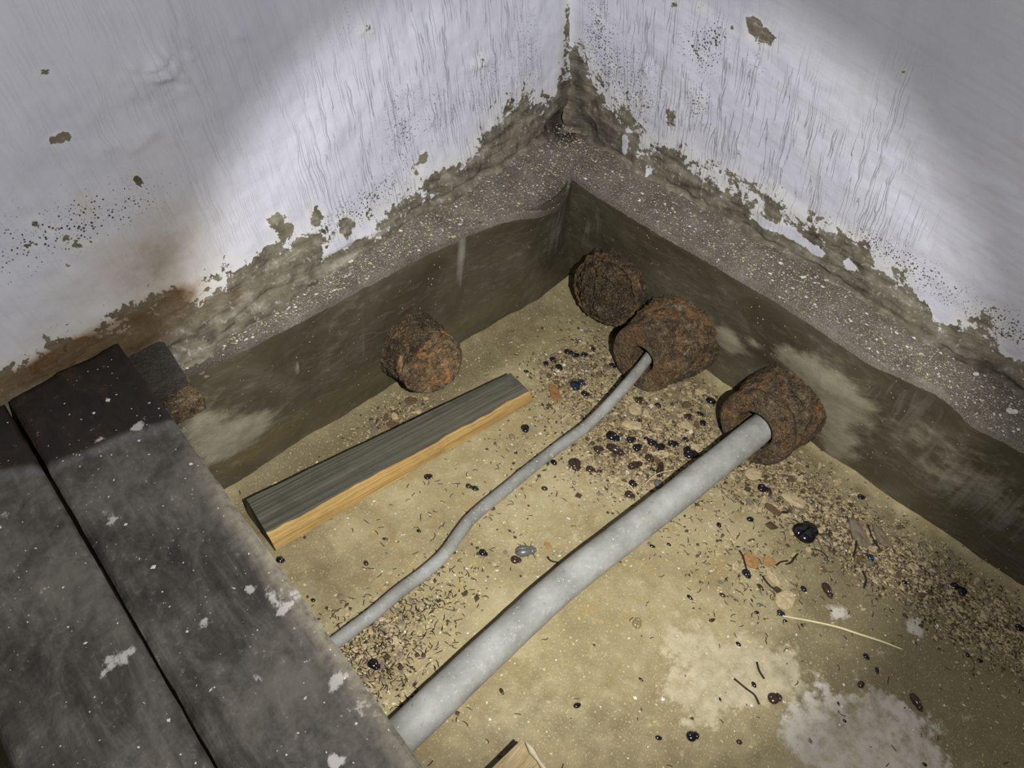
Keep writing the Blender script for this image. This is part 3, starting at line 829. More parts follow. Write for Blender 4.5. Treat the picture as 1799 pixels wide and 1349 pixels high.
# ------------------------------------------------------------------ boards
def slab(name, c4pts, th, mat, nu=120, nv=40, wob=0.0008, edge_w=0.006, attrs_fn=None, parent=None, seed=0.0, bev=0.003, matidx=None):
    """c4pts: top corners a(u0,v0) b(u1,v0) c(u1,v1) d(u0,v1); one closed mesh with rounded, worn edges"""
    a, b_, c, d = [np.array(p, float) for p in c4pts]
    u = np.linspace(0, 1, nu); v = np.linspace(0, 1, nv)
    lu = np.linalg.norm(b_ - a); lv = np.linalg.norm(d - a)
    UU, VV = np.meshgrid(u, v, indexing='ij')
    top = (a[None, None] * ((1 - UU) * (1 - VV))[..., None] + b_ * (UU * (1 - VV))[..., None] + c * (UU * VV)[..., None] + d * ((1 - UU) * VV)[..., None])
    du = np.minimum(UU, 1 - UU) * lu; dv = np.minimum(VV, 1 - VV) * lv
    e = np.minimum(du, dv)
    n = np.cross(b_ - a, d - a); n /= np.linalg.norm(n)
    if n[2] < 0: n = -n
    T = top.reshape(-1, 3)
    wn = fbm(T, 30, 3, seed) * wob
    drop = np.clip(1 - e.ravel() / edge_w, 0, 1) ** 2 * bev * (1 + 0.9 * fbm(T, 40, 3, seed + 1))
    T = T + n * (wn - drop)[:, None]
    # ragged outline
    cen = (a + b_ + c + d) / 4
    rag = fbm(T, 55, 3, seed + 2) * 0.0005 * (e.ravel() < 1e-6)
    wdir = (d - a) / lv
    T = T + wdir * rag[:, None]
    Bm = T - n * th
    Vv = np.concatenate([T, Bm]); N0 = nu * nv
    F = grid_faces(nu, nv).tolist() + (grid_faces(nu, nv, True) + N0).tolist()
    ring = [i * nv for i in range(nu)] + [(nu - 1) * nv + j for j in range(1, nv)] + [i * nv + nv - 1 for i in range(nu - 2, -1, -1)] + [j for j in range(nv - 2, 0, -1)]
    nF = len(F)
    for k in range(len(ring)):
        p, q = ring[k], ring[(k + 1) % len(ring)]
        F.append([p, p + N0, q + N0, q])
    uv = np.stack([VV.ravel() * lv, UU.ravel() * lu], 1)
    uv = np.concatenate([uv, uv + (0.37, 0.11)])
    at_ = None
    if attrs_fn:
        at_ = attrs_fn(Vv, np.concatenate([e.ravel(), e.ravel()]))
    return link(name, mesh_np(name, Vv, F, uv=uv, attrs=at_, smooth=False), mat, parent)


BZ = 0.300
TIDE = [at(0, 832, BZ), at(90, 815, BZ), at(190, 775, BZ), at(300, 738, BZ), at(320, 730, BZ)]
SALT = [(498, 1072, .010, .004, 1.3), (478, 1048, .006, .01, .9), (437, 1035, .005, .004, 1.3), (205, 1162, .013, .006, 1.25), (358, 1092, .004, .004, 1.2), (240, 750, .006, .004, 1.6), (592, 1195, .008, .006, 1.2), (590, 1338, .006, .006, 1.5), (195, 915, .006, .005, 1.0), (10, 905, .005, .004, 1.0), (455, 1195, .004, .005, 1.1), (560, 1075, .005, .006, .8), (650, 1230, .02, .02, .5), (520, 1040, .012, .012, .6), (175, 770, .008, .006, .7), (255, 735, .01, .004, .5)]


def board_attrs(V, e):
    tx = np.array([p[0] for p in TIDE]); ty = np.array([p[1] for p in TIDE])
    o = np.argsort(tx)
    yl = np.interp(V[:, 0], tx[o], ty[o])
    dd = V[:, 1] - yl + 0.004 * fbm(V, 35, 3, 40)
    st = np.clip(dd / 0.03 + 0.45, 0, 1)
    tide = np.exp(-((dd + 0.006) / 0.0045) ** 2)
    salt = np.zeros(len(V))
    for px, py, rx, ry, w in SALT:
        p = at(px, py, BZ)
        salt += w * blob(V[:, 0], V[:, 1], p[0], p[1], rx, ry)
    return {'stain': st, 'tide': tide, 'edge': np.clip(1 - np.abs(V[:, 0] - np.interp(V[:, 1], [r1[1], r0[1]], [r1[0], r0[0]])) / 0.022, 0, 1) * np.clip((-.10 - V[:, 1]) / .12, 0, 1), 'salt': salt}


def B_(px, py): return at(px, py, BZ)


# board beside the open pit: its right edge follows the measured line
r0, r1 = B_(201, 592), B_(750, 1349)
g0, g1 = B_(8, 690), B_(385, 1349)


def ext(p, q, y):
    t = (y - p[1]) / (q[1] - p[1]); return p + (q - p) * t


YB = -1.02
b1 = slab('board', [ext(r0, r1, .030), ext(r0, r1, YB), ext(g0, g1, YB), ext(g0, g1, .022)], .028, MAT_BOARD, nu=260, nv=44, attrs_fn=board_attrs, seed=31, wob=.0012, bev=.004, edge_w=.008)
tag(b1, 'wide grimy grey board with a worn pale edge beside the open pit', 'board')
h0, h1 = B_(0, 1290), B_(22, 1349)
hh = np.array([-1.040, .02, BZ])
q0, q1 = B_(-2, 690), B_(378, 1349)
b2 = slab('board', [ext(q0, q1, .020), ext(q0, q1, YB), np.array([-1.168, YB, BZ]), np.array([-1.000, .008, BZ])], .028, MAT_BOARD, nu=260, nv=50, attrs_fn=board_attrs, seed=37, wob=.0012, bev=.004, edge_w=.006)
tag(b2, 'grimy grey board on the far side of the black gap, away from the pit', 'board')

# rusty bearer on the ledge under the board ends
bz = BZ - 0.029
br = empty('steel_bearer', (0, 0, 0))
tag(br, 'short dark rusty steel bearer on the ledge, sticking out from under the board end', 'steel bearer')
pt = [at(226, 614, bz), at(283, 591, bz), at(326, 656, bz), at(268, 681, bz)]
a_, b_, c_, d_ = pt
xl = -1.03
topc = [c_, np.array([xl, d_[1] + (d_[0] - xl) * 0.02 - .012, bz]), np.array([xl, .028, bz]), b_]
slab('top_plate', topc, .017, MAT_BEARER, nu=110, nv=30, wob=.0016, seed=44, bev=.003, parent=br)
lo = [p + np.array([0.004, -.014, -.0185]) for p in (c_, topc[1])]
slab('lower_plate', [lo[0] + (.002, -.006, 0), lo[1] + (0, -.006, 0), topc[2] + (0, 0, -.0185), b_ + (0, 0, -.0185)], .020, MAT_RUST, nu=110, nv=30, wob=.0016, seed=46, bev=.004, parent=br)


# ------------------------------------------------------------------ batten on the pit floor
def batten():
    hz_ = 0.036
    tbl, tbr, tfr, tfl = at(433, 877, hz_), at(897, 655, hz_), at(929, 686, hz_), at(468, 936, hz_)
    bfr, bfl = at(936, 705, .003), at(485, 967, .003)
    # extend the near end a little so that it runs in under the board
    n = 140
    t = np.linspace(0, 1, n)
    top_b = tbl + (tbr - tbl) * t[:, None]
    top_f = tfl + (tfr - tfl) * t[:, None]
    bot_f = bfl + (bfr - bfl) * t[:, None]
    # split: the broken front edge wanders along the length
    wob = np.interp(t, [0, .12, .3, .45, .6, .64, .8, .9, 1], [0.0, .002, .0, .001, .003, .000, .002, -.001, .001]) + np.array([mn.noise(Vector((x * 25, 1, 0))) for x in t]) * .0015
    dirw = (tbl - tfl) / np.linalg.norm(tbl - tfl)
    top_f = top_f - dirw * wob[:, None]
    back_low = top_b + np.array([0, .002, -hz_])
    rows = []
    m = 10
    prof = []
    for k in range(m + 1): prof.append(top_b + (top_f - top_b) * (k / m))
    nt = len(prof)
    for k in range(1, m + 1): prof.append(top_f + (bot_f - top_f) * (k / m) + np.array([0, -.0015 * math.sin(math.pi * k / m), 0]))
    nf = len(prof)
    prof.append(bot_f + np.array([0, .004, -.006])); prof.append(back_low + np.array([0, -.004, -.002])); prof.append(back_low + np.array([0, 0, .004])); prof.append(top_b + np.array([0, .001, -.003]))
    V = np.stack(prof, 1).reshape(-1, 3); np_ = len(prof)
    V = V + np.stack([np.zeros(len(V)), fbm(V * (0.15, 1, 1), 120, 3, 50) * .0005, fbm(V * (0.15, 1, 1), 120, 3, 51) * .0006], 1)
    F, mi = [], []
    for i in range(n - 1):
        for k in range(np_):
            k2 = (k + 1) % np_
            F.append([i * np_ + k, i * np_ + k2, (i + 1) * np_ + k2, (i + 1) * np_ + k])
            mi.append(1 if nt - 1 <= k < nf - 1 else 0)
    F.append([k for k in range(np_)][::-1]); mi.append(0)
    F.append([(n - 1) * np_ + k for k in range(np_)]); mi.append(1)
    # own frame along the batten so that the grain follows it
    org = (tbl + tfr) / 2 * np.array([1, 1, 0])
    dx = (tfr - tfl) * np.array([1, 1, 0]); ang = math.atan2(dx[1], dx[0])
    ca, sa = math.cos(-ang), math.sin(-ang)
    W = V - org
    W = np.stack([W[:, 0] * ca - W[:, 1] * sa, W[:, 0] * sa + W[:, 1] * ca, W[:, 2]], 1)
    o = link('batten', mesh_np('batten', W, F, smooth=False, matidx=mi), [MAT_GREYWOOD, MAT_FRESHWOOD])
    o.location = org; o.rotation_euler = (0, 0, ang)
    tag(o, 'wooden batten with a grey top and an orange split side lying on the pit floor', 'batten')


batten()

# broken board end at the bottom of the picture
oz = 0.055
p0, p1, p2 = at(918, 1297, oz), at(862, 1349, oz), at(958, 1349, oz)
dl, dr = (p1 - p0) / np.linalg.norm(p1 - p0), (p2 - p0) / np.linalg.norm(p2 - p0)
oc = empty('board_offcut', p0 * np.array([1, 1, 0]))
tag(oc, 'broken end of a pale brown plank poking up between pipe and bottom edge of view', 'plank')
loc = lambda p: np.array(p) - p0 * np.array([1, 1, 0])
q1 = p0 + dl * .11 + np.array([0, 0, -.012]); q2 = p0 + dr * .20 + np.array([0, 0, -.030]); q3 = q1 + dr * .20 + np.array([0, 0, -.030])
slab('plank_end', [loc(p0), loc(q2), loc(q3), loc(q1)], .026, MAT_OFFCUT, nu=60, nv=40, wob=.0012, seed=61, bev=.002, parent=oc)
spl = []
for k in range(12):
    t = k / 11
    p = p0 + dr * (.004 + .12 * t) + np.array([0, 0, .0012 - .018 * t])
    spl.append(loc(p))
tube('splinter', spl, [.0006] + [.0028 + .001 * math.sin(k * 2.1) for k in range(1, 11)] + [.0008], plain('splinter_wood', (0.50, 0.44, 0.30), 0.8, 0.2, 0.3), oc, nseg=6, step=.008)


# ------------------------------------------------------------------ beetles and other litter, one thing each
def ellip(a, b, c, nu=14, nv=7, taper=0.0, flat=0.0):
    """upper dome, length along x"""
    V, F = [], []
    for i in range(nv + 1):
        ph = math.pi / 2 * i / nv - 0.25 * (1 - i / nv)
        for j in range(nu):
            th = 2 * math.pi * j / nu
            x = math.cos(ph) * math.cos(th); y = math.cos(ph) * math.sin(th); z = math.sin(ph)
            y *= 1 - taper * x
            V.append((a * x, b * y, c * z))
    for i in range(nv):
        for j in range(nu):
            j2 = (j + 1) % nu
            F.append((i * nu + j, i * nu + j2, (i + 1) * nu + j2, (i + 1) * nu + j))
    F.append(tuple(range(nu))[::-1])
    return np.array(V), F


def elytron_mesh(side):
    V, F = ellip(.35, .25, .18, 18, 8, 0.12)
    V[:, 0] -= .09
    keep = V.copy()
    # one half: squeeze the other half onto the suture
    y = V[:, 1] * side
    V[:, 1] = np.where(y < 0.004, 0.004, y) * side
    V[:, 2] -= 0.03 * np.exp(-(np.abs(V[:, 1]) / 0.02) ** 2) * (V[:, 2] > 0.02)
    V[:, 2] += 0.04
    return mesh_np('elytron', V, F)


def dome(name, a, b, c, x, z=0.03, taper=0.0):
    V, F = ellip(a, b, c, 14, 6, taper)
    V[:, 0] += x; V[:, 2] += z
    return mesh_np(name, V, F)


def rod_mesh(name, pts, r):
    V, F = [], []
    pts = np.array(pts, float)
    for i, p in enumerate(pts):
        for k in range(4):
            th = math.pi / 2 * k
            V.append(p + (math.cos(th) * r * .7, math.cos(th) * r * .7, math.sin(th) * r))
    for i in range(len(pts) - 1):
        for k in range(4):
            k2 = (k + 1) % 4
            F.append((i * 4 + k, i * 4 + k2, i * 4 + 4 + k2, i * 4 + 4 + k))
    F.append((0, 1, 2, 3)); n = len(pts) * 4; F.append((n - 1, n - 2, n - 3, n - 4))
    return mesh_np(name, np.array(V), F)


def leg_mesh(x, side, kick):
    return rod_mesh('leg', [(x, .12 * side, .05), (x + kick * .5, .27 * side, .09), (x + kick, .36 * side, .02), (x + kick * 1.3, .42 * side, .005)], .012)


BM = dict(el=[elytron_mesh(1), elytron_mesh(-1)], pro=dome('pronotum', .13, .195, .125, .22, .04), head=dome('head', .065, .10, .07, .345, .03),
          belly=dome('belly', .40, .17, .04, -.02, .0),
          legs=[leg_mesh(x, s, k) for s in (1, -1) for x, k in ((.2, .08), (.05, -.05), (-.1, -.14))])
SHELL = [dome('shell_dome', .5, .33, .26, 0, .02, .1), dome('shell_dome', .5, .38, .34, 0, .02, .0), dome('shell_dome', .5, .24, .20, 0, .02, .25)]
CHIT = {'black': MAT_BLACK, 'blue': MAT_BLUE, 'brown': MAT_BROWN, 'pale': MAT_PALE, 'grey': MAT_GREYSH}


def inst(name, me, mat, parent=None):
    o = bpy.data.objects.new(name, me)
    C.objects.link(o)
    if not me.materials: me.materials.append(None)
    o.material_slots[0].link = 'OBJECT'
    o.material_slots[0].material = mat
    if parent is not None: o.parent = parent
    return o


def px_angle(px, py, deg):
    """image direction (deg, y down) -> heading on the floor"""
    a = at(px, py, 0); r = math.radians(deg)
    b_ = at(px + 10 * math.cos(r), py + 10 * math.sin(r), 0)
    return math.atan2(b_[1] - a[1], b_[0] - a[0])


def mpp(px, py, deg=0):
    a = at(px, py, 0); r = math.radians(deg)
    b_ = at(px + 10 * math.cos(r), py + 10 * math.sin(r), 0)
    return np.linalg.norm(b_ - a) / 10


def beetle(px, py, L, deg, kind, label=None, group=None, width=1.0, missing=0):
    p = at(px, py, 0.003)
    z = floor_z(p[0], p[1])
    o = empty('dead_beetle', (p[0], p[1], z - 0.0004), px_angle(px, py, deg))
    s = L * mpp(px, py, deg) / 0.84
    o.scale = (s, s * width * 1.3, s * 1.1)
    o.rotation_euler = (random.uniform(-.12, .12), random.uniform(-.1, .1), o.rotation_euler[2])
    m = CHIT[kind]
    for e in BM['el']: inst('elytron', e, m, o)
    inst('pronotum', BM['pro'], m, o); inst('head', BM['head'], m, o)
    inst('belly', BM['belly'], MAT_LEG, o)
    for k, l in enumerate(BM['legs']):
        if k < missing: continue
        inst('leg', l, MAT_LEG, o)
    tag(o, label, 'beetle', group)
    return o


def shell(px, py, L, deg, kind, label, group=None, form=0):
    p = at(px, py, 0.002)
    z = floor_z(p[0], p[1])
    o = inst('beetle_shell', SHELL[form], CHIT[kind])
    o.location = (p[0], p[1], z - .0003)
    s = L * mpp(px, py, deg)
    o.scale = (s, s, s)
    o.rotation_euler = (random.uniform(-.2, .2), random.uniform(-.15, .15), px_angle(px, py, deg))
    tag(o, label, 'beetle shell', group)
    return o


# the ones that stand out
beetle(1417, 933, 36, -35, 'black', 'large round-backed black beetle on brown crumbs by the right-hand pit wall', width=1.15)
beetle(925, 966, 38, -5, 'grey', 'large oval dull grey beetle on bare floor between cable and pipe', width=.72)
beetle(1082, 790, 36, 27, 'brown', 'long glossy dark brown beetle lying in the middle of the litter', width=.62)
beetle(1078, 766, 27, 30, 'black', 'ragged black beetle touching the long glossy dark brown one')
beetle(1612, 1233, 38, 58, 'brown', 'long dark plum-brown beetle alone on dark floor near the white salt patch', width=.6, missing=4)
beetle(1363, 1225, 24, -12, 'brown', 'shiny oval brown beetle on the pale patch of floor', missing=5)
beetle(1400, 1043, 24, 62, 'pale', 'pale olive beetle with a dark outline near the end of the straw')
beetle(1313, 1007, 20, 60, 'black', 'small black beetle with a long root fibre leading to it', missing=4)
beetle(1342, 857, 22, 20, 'black', 'black beetle beside a small brown one just past the thick pipe')
beetle(1352, 861, 13, 70, 'brown', 'small brown beetle tucked against a black one just past the thick pipe', missing=3)
beetle(1680, 1031, 22, 30, 'black', 'black beetle in the dark crumbs far along the right-hand pit wall')
beetle(1690, 1040, 16, 100, 'black', 'smaller black beetle pressed against another far along the right-hand pit wall')
beetle(1011, 677, 18, 75, 'blue', 'blue-black beetle, lower of a close pair in front of the batten end')
beetle(1023, 671, 15, 40, 'blue', 'blue-black beetle, upper of a close pair in front of the batten end')
beetle(1029, 691, 16, 15, 'black', 'black beetle just below the blue-black pair')
shell(1249, 704, 20, 20, 'black', 'round glossy black shell like a bead between the two open sleeves', form=1)
beetle(1215, 797, 26, 5, 'black', 'big black beetle close against the thick pipe')
beetle(1208, 788, 12, -60, 'black', 'small black beetle on the back of the big one by the thick pipe', missing=3)
beetle(1160, 824, 26, -80, 'brown', 'dusty long beetle lying upright between the pale crumbs', width=.5)
beetle(1158, 850, 17, 85, 'grey', 'grey beetle husk at the upper edge of the thick pipe', missing=4)
beetle(1011, 815, 24, 70, 'brown', 'purplish brown beetle alone below the cable bend')
beetle(1117, 816, 27, -20, 'brown', 'slim brown beetle lying below the row of black ones', width=.55, missing=2)
beetle(658, 1168, 24, 40, 'black', 'black beetle in the tangle of root fibres near the boards', missing=3)
beetle(493, 981, 16, 20, 'black', 'black beetle at the foot of the batten beside the board edge')
beetle(1120, 1093, 19, -70, 'pale', 'speckled brown oval beetle alone on clean floor below the thick pipe', width=1.0, missing=6)
beetle(1219, 1291, 22, -10, 'black', 'black beetle low on the floor beside the white salt patch', missing=4)
beetle(1455, 1037, 32, 62, 'brown', 'flat brown spindle-shaped beetle husk above the straw', width=.6, missing=6)
beetle(1523, 1153, 15, 50, 'black', 'small black beetle below the free end of the straw')
beetle(1795, 1102, 20, 20, 'black', 'black beetle under the foot of the pit wall at the far right edge')
beetle(1373, 1076, 16, 20, 'blue', 'blue-grey beetle at the upper end of the straw')
beetle(923, 752, 15, 80, 'black', 'small black beetle in front of the orange side of the batten')
beetle(825, 851, 13, 20, 'brown', 'brown beetle, one of two end to end below the batten', missing=4)
beetle(836, 855, 13, 25, 'black', 'black beetle, the right one of two end to end below the batten', missing=4)
beetle(908, 981, 20, 5, 'brown', 'curled brown beetle just below the large grey one', missing=5)
beetle(850, 969, 17, 30, 'black', 'dark beetle husk on bare floor close to the cable', missing=3)
beetle(753, 835, 15, -20, 'black', 'broken black beetle at the lower edge of the batten', missing=3)
beetle(1530, 980, 15, 60, 'blue', 'dark blue-black beetle among chips of bark by the right-hand pit wall', missing=2)
beetle(1515, 872, 15, 15, 'black', 'black beetle at the very foot of the right-hand pit wall', missing=2)
LM = [(1082, 790, 'the long glossy brown beetle'), (1417, 933, 'the large round-backed beetle'), (925, 966, 'the large grey beetle'), (1249, 704, 'the bead-like black shell'), (1215, 797, 'the big beetle against the pipe'),
      (974, 690, 'the orange wood splinter'), (1017, 676, 'the blue-black pair of beetles'), (1126, 640, 'the flat ring sleeve'), (1322, 760, 'the lipped sleeve'), (930, 690, 'the free end of the batten'), (758, 637, 'the capped stub'),
      (1508, 938, 'the longest bark chip'), (1394, 879, 'the broad tan bark flake'), (1320, 985, 'the crumpled orange leaf'), (1378, 1052, 'the tan leaf at the straw'), (1586, 1141, 'the free end of the straw'), (1480, 1104, 'the middle of the straw'),
      (1685, 1035, 'the far pair of black beetles'), (1612, 1233, 'the plum-brown beetle'), (1363, 1225, 'the shiny oval brown beetle'), (1120, 1093, 'the speckled brown beetle'), (1160, 824, 'the dusty long beetle'), (1206, 747, 'the round tan flake'),
      (1110, 747, 'the long tan flake'), (1313, 1007, 'the beetle with a fibre'), (658, 1168, 'the beetle in the root tangle'), (493, 981, 'the beetle by the board edge'), (1455, 1037, 'the spindle-shaped husk'), (1219, 1291, 'the lowest black beetle'),
      (1795, 1102, 'the beetle at the far right edge'), (1523, 1153, 'the beetle below the straw'), (753, 835, 'the broken beetle at the batten'), (963, 957, 'the rust-red scrap'), (1515, 872, 'the beetle at the wall foot'), (1011, 815, 'the purplish brown beetle'),
      (1394, 1180, 'the pale floor patch'), (1500, 1290, 'the white salt patch'), (923, 752, 'the beetle before the batten'), (850, 969, 'the husk close to the cable'), (1030, 748, 'the upper bend of the cable'), (805, 938, 'the lower bend of the cable')]
USED = set()


def place(noun, px, py, reach=260):
    """a label that no other thing has: the noun, a direction in the photograph and the nearest landmark"""
    c = sorted((math.hypot(px - x, py - y), x, y, n) for x, y, n in LM)
    for d, x, y, n in c:
        if d > reach: break
        if d < 9: continue
        a = math.degrees(math.atan2(py - y, px - x)) % 360
        way = ['right of', 'below and right of', 'below', 'below and left of', 'left of', 'above and left of', 'above', 'above and right of'][int((a + 22.5) // 45) % 8]
        near = 'just ' if d < 45 else ('' if d < 110 else 'well ')
        lab = '%s %s%s %s' % (noun, near, way, n)
        if lab not in USED and len(lab.split()) <= 16:
            USED.add(lab); return lab
    return None


row = 'beetles in the litter between cable and thick pipe'
rl = 'small shiny black beetle in the litter between cable and thick pipe'
for px, py, L, dg, k in [(1110, 771, 16, -10, 'black'), (1121, 784, 16, -30, 'black'), (1147, 777, 20, 15, 'black'), (1161, 784, 16, -40, 'black'), (1184, 778, 19, 0, 'black'), (1147, 823, 11, 30, 'black'), (1113, 848, 16, 40, 'black'),
                         (1137, 770, 12, 20, 'black'), (1206, 770, 12, 45, 'black'), (1231, 726, 13, 20, 'black'), (1236, 742, 12, 70, 'black')]:
    beetle(px, py, L, dg, k, place('small shiny black beetle', px, py) or rl, row, missing=random.randint(0, 4))
rl2 = 'small brown beetle husk in the litter between cable and thick pipe'
for px, py, L, dg, k in [(1053, 788, 20, 10, 'brown'), (1142, 805, 19, 48, 'brown'), (1108, 868, 20, 30, 'brown'), (1039, 823, 18, 20, 'brown'), (1055, 826, 10, 0, 'brown'), (1124, 701, 14, -25, 'brown'), (1123, 737, 12, 10, 'brown'), (1157, 711, 12, 50, 'brown'), (1210, 730, 14, -20, 'brown')]:
    beetle(px, py, L, dg, k, place('small brown beetle husk', px, py) or rl2, row, missing=random.randint(2, 6))
g2 = 'beetles in the litter before the flat ring sleeve'
for px, py, L, dg in [(1000, 617, 17, 15), (1013, 622, 13, -10), (1028, 621, 13, 5), (973, 630, 13, 40), (983, 644, 13, 60), (1077, 641, 14, 30), (925, 650, 9, 0), (1043, 612, 9, 20), (960, 637, 9, 80)]:
    beetle(px, py, L, dg, 'black', place('small black beetle', px, py) or 'small black beetle in the litter before the flat ring sleeve', g2, missing=random.randint(0, 4))
g3 = 'loose beetle shells on the bare floor'
for px, py, L, dg, k in [(1337, 1031, 17, 50, 'brown'), (1270, 1044, 13, 30, 'brown'), (1213, 1048, 14, 40, 'black'), (1318, 912, 13, 0, 'black'), (1263, 922, 10, 70, 'black'), (1379, 899, 13, 0, 'black'), (1590, 1022, 13, 30, 'black'), (1541, 1178, 14, 80, 'black'), (1513, 1202, 12, -50, 'brown'),
                         (1325, 1202, 13, 60, 'black'), (1627, 1341, 11, 30, 'black'), (957, 857, 12, 10, 'brown'), (973, 812, 13, 40, 'black'), (736, 931, 9, 30, 'black'), (643, 987, 10, 60, 'brown'), (677, 945, 11, 10, 'brown'), (1147, 958, 12, 20, 'black'), (1127, 1192, 11, 40, 'brown'),
                         (882, 1213, 14, 60, 'brown'), (1015, 1237, 14, -20, 'black'), (1158, 1295, 13, 10, 'black'), (550, 1052, 9, 20, 'black'), (1722, 1160, 12, 10, 'black'), (900, 768, 14, 70, 'pale'), (1052, 808, 18, 60, 'pale'), (1336, 1062, 14, 10, 'grey'), (1413, 1033, 14, 50, 'black'), (1176, 955, 9, 30, 'black'),
                         (1252, 1088, 12, -20, 'brown'), (1330, 1075, 9, 0, 'black'), (1298, 1130, 12, 40, 'black'), (1266, 1228, 9, 70, 'black'), (1300, 1302, 12, 20, 'brown'), (1485, 1265, 9, 30, 'black'), (1700, 1150, 10, 70, 'black'), (1610, 1130, 9, 60, 'brown'), (1474, 1235, 9, 70, 'black'), (1090, 985, 8, 20, 'brown'), (1380, 1090, 9, 20, 'black'), (1410, 1097, 8, 60, 'black')]:
    col = {'brown': 'brown', 'black': 'black', 'pale': 'pale', 'grey': 'grey'}[k]
    shell(px, py, L, dg, k, place('small %s beetle shell' % col, px, py) or 'small %s beetle shell lying loose on the pit floor' % col, g3, random.randint(0, 2))


# flakes of bark, leaf and wood
def flake_mesh(seed, n=9, th=0.10, curl=0.25, asp=0.6):
    r = random.Random(seed)
    ang = [2 * math.pi * (k + r.uniform(-.25, .25)) / n for k in range(n)]
    rad = [0.5 * r.uniform(.72, 1.05) for _ in range(n)]
    ring = [(math.cos(a) * q, math.sin(a) * q * asp) for a, q in zip(ang, rad)]
    V, F = [], []
    for lvl, k in ((0, .96), (1, 1.0), (2, .90), (3, .45)):
        for x, y in ring:
            z = {0: 0, 1: th * .6, 2: th, 3: th * (1.0 + r.uniform(-.25, .35))}[lvl] + curl * (x * x) * .6 + curl * y * .2 * math.sin(5 * x + seed)
            V.append((x * k, y * k, z))
    V.append((0, 0, th * 1.05))
    for l in range(3):
        for k in range(n):
            k2 = (k + 1) % n
            F.append((l * n + k, l * n + k2, (l + 1) * n + k2, (l + 1) * n + k))
    for k in range(n): F.append((3 * n + k, 3 * n + (k + 1) % n, 4 * n))
    F.append(tuple(range(n))[::-1])
    return mesh_np('flake', np.array(V), F, smooth=False)


FL = [flake_mesh(s, asp=a, th=t, curl=c) for s, a, t, c in [(1, .62, .10, .2), (2, .75, .12, .15), (3, .5, .09, .3), (4, .38, .10, .2), (5, .85, .10, .25), (6, .3, .12, .15)]]


def flake(px, py, L, deg, mat, label, cat, name='bark_flake', group=None, form=0, lift=0.0):
    p = at(px, py, 0.002)
    o = inst(name, FL[form], mat)
    o.location = (p[0], p[1], floor_z(p[0], p[1]) - .0006 + lift)
    s = L * mpp(px, py, deg)
    o.scale = (s, s, s)
    o.rotation_euler = (random.uniform(-.1, .1), random.uniform(-.1, .1), px_angle(px, py, deg))
    tag(o, label, cat, group)
    return o


flake(1394, 879, 56, 25, MAT_TAN, 'broad tan flake of bark just past the thick pipe on brown crumbs', 'bark flake', form=2)
flake(1358, 893, 44, 35, MAT_DKBARK, 'long purplish brown flake of bark below the broad tan one', 'bark flake', form=3)
flake(1508, 938, 66, 58, MAT_GREYBARK, 'longest grey-brown bark chip by the right-hand pit wall, left of a close pair', 'bark flake', form=2)
flake(1547, 944, 54, 55, MAT_GREYBARK, 'darker grey-brown bark chip by the right-hand pit wall, right of a close pair', 'bark flake', form=2)
flake(1320, 985, 36, 65, MAT_ORANGE, 'crumpled orange leaf scrap above the small black beetle with a fibre', 'leaf', 'leaf_scrap', form=1)
flake(1351, 986, 28, -10, MAT_ORANGE, 'smaller orange leaf scrap next to the crumpled one', 'leaf', 'leaf_scrap', form=0)
flake(1358, 1014, 46, 50, MAT_TAN, 'tan curl of bark below the orange leaf scraps', 'bark flake', form=3)
flake(1378, 1052, 40, -30, MAT_TAN, 'broad tan leaf scrap at the upper end of the straw', 'leaf', 'leaf_scrap', form=1)
flake(1323, 832, 36, 10, MAT_TAN, 'tan flake of bark under the lip of the sleeve with the thick pipe', 'bark flake', form=1)
flake(974, 690, 36, 62, MAT_CHIP, 'orange-brown splinter of wood beside the batten end', 'wood chip', 'wood_chip', form=2)
flake(1206, 747, 27, 40, MAT_TAN, 'round pale tan flake between the two open sleeves', 'bark flake', form=4)
flake(1114, 719, 26, -50, MAT_TAN, 'tan flake in the litter right of the cable', 'bark flake', form=1)
flake(1110, 747, 44, 5, MAT_TAN, 'long tan flake in the litter above the row of black beetles', 'bark flake', form=2)
flake(1165, 797, 24, 25, MAT_TAN, 'tan flake below the row of black beetles', 'bark flake', form=4)
flake(1221, 785, 24, 30, MAT_TAN, 'tan flake leaning on the big black beetle by the thick pipe', 'bark flake', form=0)
flake(1181, 733, 24, 0, MAT_GREYBARK, 'brown flake left of the round pale tan one', 'bark flake', form=2)
flake(963, 957, 20, 60, MAT_ORANGE, 'curled rust-red scrap above the thick pipe on bare floor', 'leaf', 'leaf_scrap', form=0)
flake(1206, 711, 22, -20, MAT_DKBARK, 'dark brown flake between the two open sleeves', 'bark flake', form=0)
flake(1268, 745, 24, 85, MAT_BLACK, 'black shell fragment leaning at the left of the lipped sleeve', 'beetle shell', 'beetle_shell', form=0, lift=.002)
flake(690, 745, 30, 10, MAT_DKBARK, 'dark flake behind the batten near the capped stub', 'bark flake', form=0)
flake(655, 745, 22, 60, MAT_GREYBARK, 'grey flake behind the batten near the capped stub', 'bark flake', form=3)
flake(722, 703, 26, 10, MAT_DKBARK, 'rust-brown flake under the capped stub', 'bark flake', form=1)

